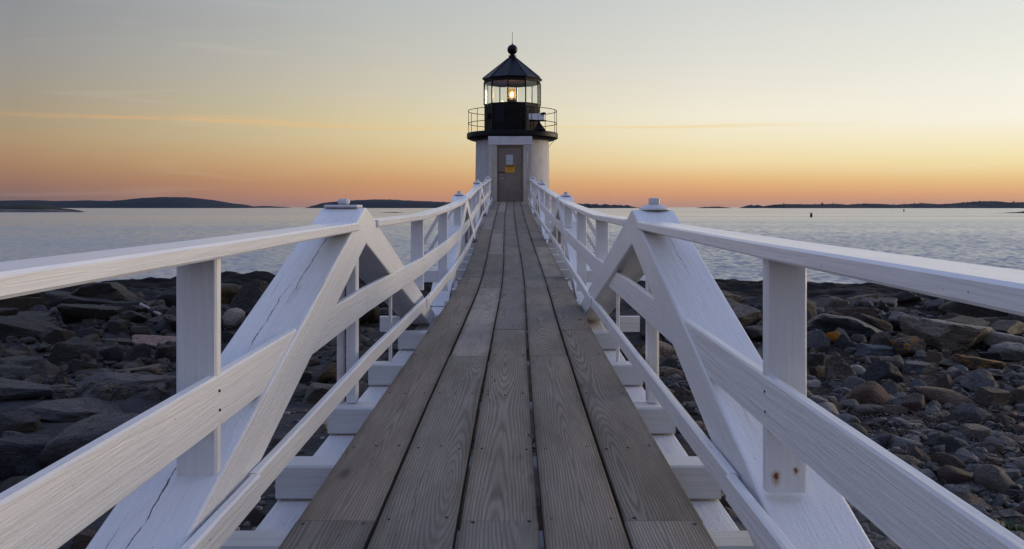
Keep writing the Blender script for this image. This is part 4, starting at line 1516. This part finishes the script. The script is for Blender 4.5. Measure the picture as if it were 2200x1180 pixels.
ANCHOR = []
BOXES = []
for i, (x0, x1, yt, yb, kind, mt, yaw, tilt, lab) in enumerate(NAMED):
    pos = at_ground((x0 + x1) / 2, yb - (yb - yt) * .12)
    s = pos.y / F
    w = (x1 - x0) * s
    hv = (yb - yt) * s
    d = w * {'block': .8, 'slab': .75, 'wedge': .8, 'cobble': .8}[kind]
    look = (((yt + yb) / 2) - HZ) / F
    h = max(.45 * hv, hv - d * look * .7) * 1.25
    nm = {'block': 'boulder', 'slab': 'rock_slab', 'wedge': 'boulder', 'cobble': 'rounded_boulder'}[kind]
    me = rock_mesh(100 + i, kind, 4 if (x1 - x0) > 70 else 3)
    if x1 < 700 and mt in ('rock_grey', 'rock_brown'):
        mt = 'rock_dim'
    o = put_rock(nm, me, M[mt], pos + Vector((0, d * .35, 0)), w * 1.04, d, h, R(yaw), (R(random.uniform(-4, 4)), R(tilt)), .2)
    tag(o, lab, 'rock')
    BOXES.append((x0, x1, yt, yb, pos.y))
    taken.append((pos.x, pos.y + d * .35, max(w, d) * .5))
    ANCHOR.append((pos.x, pos.y + d * .35, lab))

# unnamed stones filling the beach between them
VAR = {}
for kind in ('block', 'slab', 'wedge', 'cobble'):
    VAR[kind] = [rock_mesh(900 + i * 7 + len(kind), kind, 4) for i in range(9)]


FILLED = []


def fill(count, xr, yr, kinds, mats, size, name, label, group, keep=.62):
    done = 0
    tries = 0
    while done < count and tries < count * 150:
        tries += 1
        px = random.uniform(*xr)
        py = yr[0] + (yr[1] - yr[0]) * random.random() ** 1.0
        pos = at_ground(px, py)
        w = random.uniform(*size) * (1 if random.random() < .7 else .62)
        if pos.y > 18:
            w *= 1 + (pos.y - 18) * .03
        rr = w * .5
        if any((pos.x - a) ** 2 + (pos.y - b_) ** 2 < ((rr + c) * keep) ** 2 for a, b_, c in taken):
            continue
        if abs(pos.x) < .3:
            continue
        # keep the well known boulders in plain sight
        hw, hh = w * .5 * F / pos.y, w * .5 * F / pos.y
        if any(pos.y < n_y + .2 and max(0, min(px + hw, b1) - max(px - hw, b0)) * max(0, min(py + hh * .2, b3) - max(py - hh, b2)) > .22 * (b1 - b0) * (b3 - b2) for (b0, b1, b2, b3, n_y) in BOXES):
            continue
        kind = random.choice(kinds)
        d, h = w * random.uniform(.6, .95), w * random.uniform(.42, .72) * (.6 if kind == 'slab' else 1)
        me = random.choice(VAR[kind])
        mt = random.choice(mats)
        o = put_rock(name, me, M[mt], pos, w, d, h, random.uniform(0, 6.28), (R(random.uniform(-12, 12)), R(random.uniform(-12, 12))), .25)
        tag(o, label, 'rock', group)
        FILLED.append((o, pos.x, pos.y, w, size, kind, mt, name))
        taken.append((pos.x, pos.y, rr))
        done += 1


G = ['rock_grey', 'rock_grey', 'rock_blue', 'rock_brown', 'rock_dark', 'rock_brown', 'rock_pink_dark', 'rock_pale', 'rock_pale', 'rock_blue']
fill(60, (1420, 2240), (640, 730), ['block', 'slab', 'slab'], ['rock_dark', 'ledge', 'rock_grey', 'rock_brown'], (.55, 1.3), 'boulder',
     'dark jumbled boulder near the waterline on the right of the footbridge', 'boulders near the waterline right of the bridge')
fill(110, (1380, 2260), (720, 900), ['block', 'wedge', 'slab', 'cobble', 'cobble'], G, (.30, .78), 'boulder',
     'one of the mixed angular boulders covering the middle of the beach', 'mixed boulders on the beach right of the bridge')
fill(130, (1560, 2300), (880, 1230), ['cobble', 'cobble', 'block', 'wedge'], G, (.14, .36), 'beach_cobble',
     'one of the small cobbles packed between larger stones on the beach', 'small cobbles on the beach right of the bridge', .62)
fill(80, (-60, 640), (680, 845), ['block', 'wedge', 'slab', 'wedge'], ['rock_dim', 'rock_dark', 'rock_dim', 'rock_dark'], (.40, 1.0), 'boulder',
     'one of the dull boulders strewn behind the smooth bedrock', 'boulders left of the bridge')
fill(34, (-60, 1000), (648, 710), ['block', 'slab', 'slab'], ['ledge', 'ledge', 'rock_dark'], (.7, 1.5), 'ledge_rock',
     'one of the black weedy ledge rocks along the water on the left', 'black ledge rocks left of the bridge')
fill(46, (560, 1000), (700, 1180), ['cobble', 'block', 'slab'], G, (.16, .42), 'boulder',
     'stone lying in the shade under the near truss on the left', 'stones under the left truss')
fill(24, (1230, 1560), (640, 1100), ['cobble', 'block', 'slab'], G, (.16, .42), 'boulder',
     'stone lying in the shade under the near truss on the right', 'stones under the right truss')

fill(16, (-80, 480), (650, 715), ['slab'], ['ledge'], (1.4, 2.4), 'ledge_rock',
     'broad black ledge', 'black ledge rocks left of the bridge', .45)

# broken rubble filling the gaps between the boulders
RUB = []
for kind in ('block', 'wedge', 'slab', 'cobble'):
    for i in range(4):
        m2 = rock_mesh(1500 + i * 13 + len(kind), kind, 2)
        RUB.append((np.array([v.co[:] for v in m2.vertices]), [tuple(p.vertices) for p in m2.polygons]))
        bpy.data.meshes.remove(m2)
for (cnt, xr, yr, size, mt, lab) in ((900, (1400, 2300), (650, 1240), (.09, .30), 'rock_grey', 'broken grey rubble filling the gaps on the open beach'),
                                    (500, (1400, 2300), (650, 1240), (.08, .24), 'rock_brown', 'broken brown rubble mixed among the beach stones'),
                                    (700, (-80, 980), (630, 860), (.12, .42), 'rock_dim', 'dark rubble between the boulders behind the bedrock')):
    V, Fc = [], []
    for i in range(cnt):
        pos = at_ground(random.uniform(*xr), random.uniform(*yr))
        vv, ff = random.choice(RUB)
        w = random.uniform(*size) * (1 + max(0, pos.y - 16) * .025)
        mt_ = Matrix.Translation(pos + Vector((0, 0, w * .08))) @ Matrix.Rotation(random.uniform(0, 6.28), 4, 'Z') @ Matrix.Rotation(random.uniform(-.5, .5), 4, 'X') @ Matrix.Diagonal((w / 2, w * random.uniform(.3, .48), w * random.uniform(.18, .36), 1))
        A = np.array(mt_)
        q = vv @ A[:3, :3].T + A[:3, 3]
        k0 = len(V)
        V.extend(q.tolist())
        Fc += [tuple(k0 + j for j in f) for f in ff]
    tag(link('rubble', mesh('rubble', V, Fc), M[mt]), lab, 'rubble', None, 'stuff')

# a label of its own for every filled stone: its look, and where it lies from the nearest named rock
REF = [('large blocky grey', 'the large blocky grey boulder'), ('pointed brown boulder', 'the banded pointed boulder'), ('long pinkish', 'the long pinkish slab'),
       ('huge dark ledge', 'the huge ledge block'), ('pointed dark ledge', 'the pointed ledge rock'), ('pale rounded granite', 'the pale granite boulder'), ('tall leaning', 'the tall leaning boulder'),
       ('broad smooth slate', 'the veined slate slab'), ('layered brown', 'the layered brown rock'), ('flat layered', 'the flat layered rock'), ('grey pointed stone in the gap', 'the pointed stone by the kick rail'),
       ('small stone covered', 'the bright orange stone'), ('dark boulder splashed', 'the orange splashed boulder'), ('broad pale ribbed', 'the pale ribbed ledge'), ('long dark blue', 'the long dark blue ledge'),
       ('long pale rock', 'the log shaped pale rock'), ('square brown', 'the square block by the water'), ('black peaked', 'the black peaked rock'), ('sharp angular', 'the sharp split boulder'),
       ('dark angular boulder in', 'the dark angular boulder'), ('reddish domed', 'the reddish domed boulder'), ('biggest rounded', 'the biggest rounded boulder'), ('blue grey angular', 'the blue angular boulder'),
       ('pale blue grey peaked', 'the pale peaked boulder'), ('pale oval', 'the pale oval stone'), ('rounded grey cracked', 'the cracked grey boulder'), ('dark angular boulder with', 'the veined dark boulder'),
       ('smooth pale egg', 'the smooth pale cobble'), ('stone with swirling', 'the swirled stone'), ('tall rounded grey', 'the tall rounded boulder'), ('broad grey sloping', 'the broad sloping boulder'),
       ('big dark boulder', 'the corner boulder'), ('pinkish white', 'the pinkish white cobble'), ('grey wedge', 'the grey wedge under the truss'), ('broad black ledge', 'the broad black ledge'),
       ('black block half', 'the block behind the rail post')]
ANC = [(x, y, r_) for (x, y, lab) in ANCHOR for (st, r_) in REF if lab.startswith(st)]
HUE = {'rock_grey': 'grey', 'rock_dim': 'dull', 'rock_dark': 'dark', 'rock_brown': 'brown', 'rock_blue': 'bluish', 'rock_pale': 'pale', 'rock_pink_dark': 'reddish', 'ledge': 'black'}
SHP = {'block': 'blocky', 'wedge': 'angular', 'slab': 'flat', 'cobble': 'rounded'}
ORD = ['', 'second', 'third', 'fourth', 'fifth', 'sixth', 'seventh', 'eighth', 'ninth', 'tenth', 'eleventh', 'twelfth', 'thirteenth', 'fourteenth']
buckets = {}
for (o, x, y, w, size, kind, mt, nm) in FILLED:
    ax, ay, ref = min(ANC, key=lambda a: (a[0] - x) ** 2 + (a[1] - y) ** 2)
    ddx, ddy = x - ax, y - ay
    relw = ('right of' if ddx > 0 else 'left of') if abs(ddx) > abs(ddy) else ('behind' if ddy > 0 else 'in front of')
    szw = 'small' if w < size[0] + (size[1] - size[0]) * .35 else ('large' if w > size[0] + (size[1] - size[0]) * .75 else 'medium')
    key = '%s %s %s %s %s %s' % (szw, HUE[mt], SHP[kind], {'beach_cobble': 'cobble', 'ledge_rock': 'ledge rock'}.get(nm, 'rock'), relw, ref)
    buckets.setdefault(key, []).append((math.hypot(ddx, ddy), o))
for key, lst in buckets.items():
    for i, (_, o) in enumerate(sorted(lst, key=lambda q: q[0])):
        o['label'] = ((ORD[min(i, 13)] + ' nearest ') if i else '') + key

# pebbles, shell bits and dry weed that nobody could count
V, Fc = [], []
IV, IF = ico(1)
for i in range(1500):
    px, py = random.uniform(1400, 2300), random.uniform(740, 1240)
    if i % 4 == 0:
        px, py = random.uniform(480, 800), random.uniform(800, 1230)
    pos = at_ground(px, py)
    w = random.uniform(.018, .06)
    k0 = len(V)
    a = random.uniform(0, 6.28)
    ca, sa = math.cos(a), math.sin(a)
    ex, ey, ez = w, w * random.uniform(.6, .9), w * random.uniform(.35, .6)
    for v in IV:
        q = (v[0] * ex * random.uniform(.85, 1.1), v[1] * ey, v[2] * ez)
        V.append((pos.x + q[0] * ca - q[1] * sa, pos.y + q[0] * sa + q[1] * ca, pos.z + q[2] + ez * .3))
    Fc += [tuple(k0 + j for j in f) for f in IF]


def pebble_mat():
    m, k, b = material('mixed_pebbles')
    tc = k.n('ShaderNodeTexCoord')
    vv = k.n('ShaderNodeTexVoronoi', feature='F1')
    k.link(tc.outputs['Object'], vv.inputs['Vector'])
    vv.inputs['Scale'].default_value = 9
    f = k.sep(vv.outputs['Color'])[0]
    c = k.ramp(f, [(0, (.05, .05, .055)), (.25, (.12, .11, .10)), (.45, (.09, .07, .06)), (.6, (.16, .155, .15)), (.8, (.07, .075, .085)), (.95, (.26, .25, .24))], 'CONSTANT')
    c = k.mix(k.mr(k.noise(tc.outputs['Object'], 60, 4), .4, .7, 0, .4), c, (.04, .038, .036))
    setc(k, b, c, .65)
    return m


tag(link('beach_pebbles', mesh('beach_pebbles', V, Fc, True), pebble_mat()), 'small mixed pebbles filling the gaps between the beach stones', 'pebbles', None, 'stuff')
V, Fc = [], []
for i in range(2600):
    if random.random() < .8:
        px, py = random.uniform(1790, 2240), random.gauss(905, 24) + max(0, random.gauss(0, 30))
    else:
        px, py = random.uniform(1800, 2240), random.uniform(950, 1150)
    pos = at_ground(px, py)
    L = random.uniform(.05, .18)
    a, e = random.uniform(0, 6.28), random.uniform(-.1, .45)
    dv = Vector((math.cos(a) * math.cos(e), math.sin(a) * math.cos(e), math.sin(e))) * L
    sv = Vector((-math.sin(a), math.cos(a), random.uniform(-.5, .5))) * random.uniform(.004, .012)
    b0 = pos + Vector((0, 0, random.uniform(.0, .035)))
    mid = b0 + dv * .5 + Vector((0, 0, L * .12))
    k0 = len(V)
    V += [b0 - sv, b0 + sv, mid + sv, mid - sv, b0 + dv]
    Fc += [(k0, k0 + 1, k0 + 2, k0 + 3), (k0 + 3, k0 + 2, k0 + 4)]
tag(link('dry_seaweed', mesh('dry_seaweed', V, Fc), M['weed']), 'matted dark brown dry seaweed in a band across the beach', 'seaweed', None, 'stuff')
V, Fc = [], []
for i in range(150):
    px, py = random.gauss(1990, 60), random.uniform(930, 1070)
    pos = at_ground(px, py)
    k0 = len(V)
    q = random.uniform(.006, .018)
    for j in range(4):
        an = j * 1.57 + random.uniform(-.4, .4)
        V.append((pos.x + q * math.cos(an), pos.y + q * math.sin(an), pos.z + .02 + random.uniform(0, .015)))
    Fc.append((k0, k0 + 1, k0 + 2, k0 + 3))
tag(link('shell_fragments', mesh('shell_fragments', V, Fc), M['shell']), 'scattered white shell fragments between the cobbles', 'shells', None, 'stuff')

for (px, py, spread, hgt, cnt, lab) in ((2192, 1066, .10, .11, 90, 'leafy green beach plant beside the tall rounded boulder'),
                                        (2176, 1160, .11, .13, 80, 'green grassy plant in the bottom right corner'),
                                        (2103, 1018, .05, .05, 24, 'tiny green sprout between the cobbles')):
    pos = at_ground(px, py)
    pl = empty('beach_plant', pos)
    tag(pl, lab, 'plant')
    V, Fc = [], []
    for i in range(cnt):
        a = random.uniform(0, 6.28)
        ro = spread * math.sqrt(random.random())
        b0 = Vector((math.cos(a) * ro * .5, math.sin(a) * ro * .5, 0))
        tip = Vector((math.cos(a) * ro * 1.3, math.sin(a) * ro * 1.3, hgt * random.uniform(.5, 1.0)))
        sv = Vector((-math.sin(a), math.cos(a), 0)) * random.uniform(.006, .014)
        mid = b0.lerp(tip, .55) + Vector((0, 0, hgt * .15))
        k0 = len(V)
        V += [b0 - sv * .3, b0 + sv * .3, mid + sv, mid - sv, tip]
        Fc += [(k0, k0 + 1, k0 + 2, k0 + 3), (k0 + 3, k0 + 2, k0 + 4)]
    link('leaves', mesh('leaves', V, Fc), M['leaf'], pl, WM[pl])
    tube('stem', [pos + Vector((0, 0, -.03)), pos + Vector((0, 0, hgt * .4))], .006, M['leaf'], pl, 5)
p0, p1 = at_ground(302, 668), at_ground(346, 688)
tag(tube('driftwood_pole', [p0 + Vector((0, 0, .15)), p1 + Vector((0, 0, .12))], .05, M['driftwood'], None, 8), 'thin pale driftwood pole lying on the black ledge', 'driftwood')

# ------------------------------------------------------------------ evening haze
def haze_box():
    m = bpy.data.materials.new('evening_haze')
    m.use_nodes = True
    t = m.node_tree
    t.nodes.clear()
    v = t.nodes.new('ShaderNodeVolumePrincipled')
    v.inputs['Color'].default_value = (.50, .64, 1.0, 1)
    v.inputs['Density'].default_value = 0.09e-4
    v.inputs['Anisotropy'].default_value = .2
    o = t.nodes.new('ShaderNodeOutputMaterial')
    t.links.new(v.outputs[0], o.inputs['Volume'])
    o2 = box('haze', (-12600, -80, -9.0), (12600, 12700, 75), m, None, 0)
    tag(o2, 'thin evening haze over the sea and the far islands', 'haze', None, 'stuff')


haze_box()
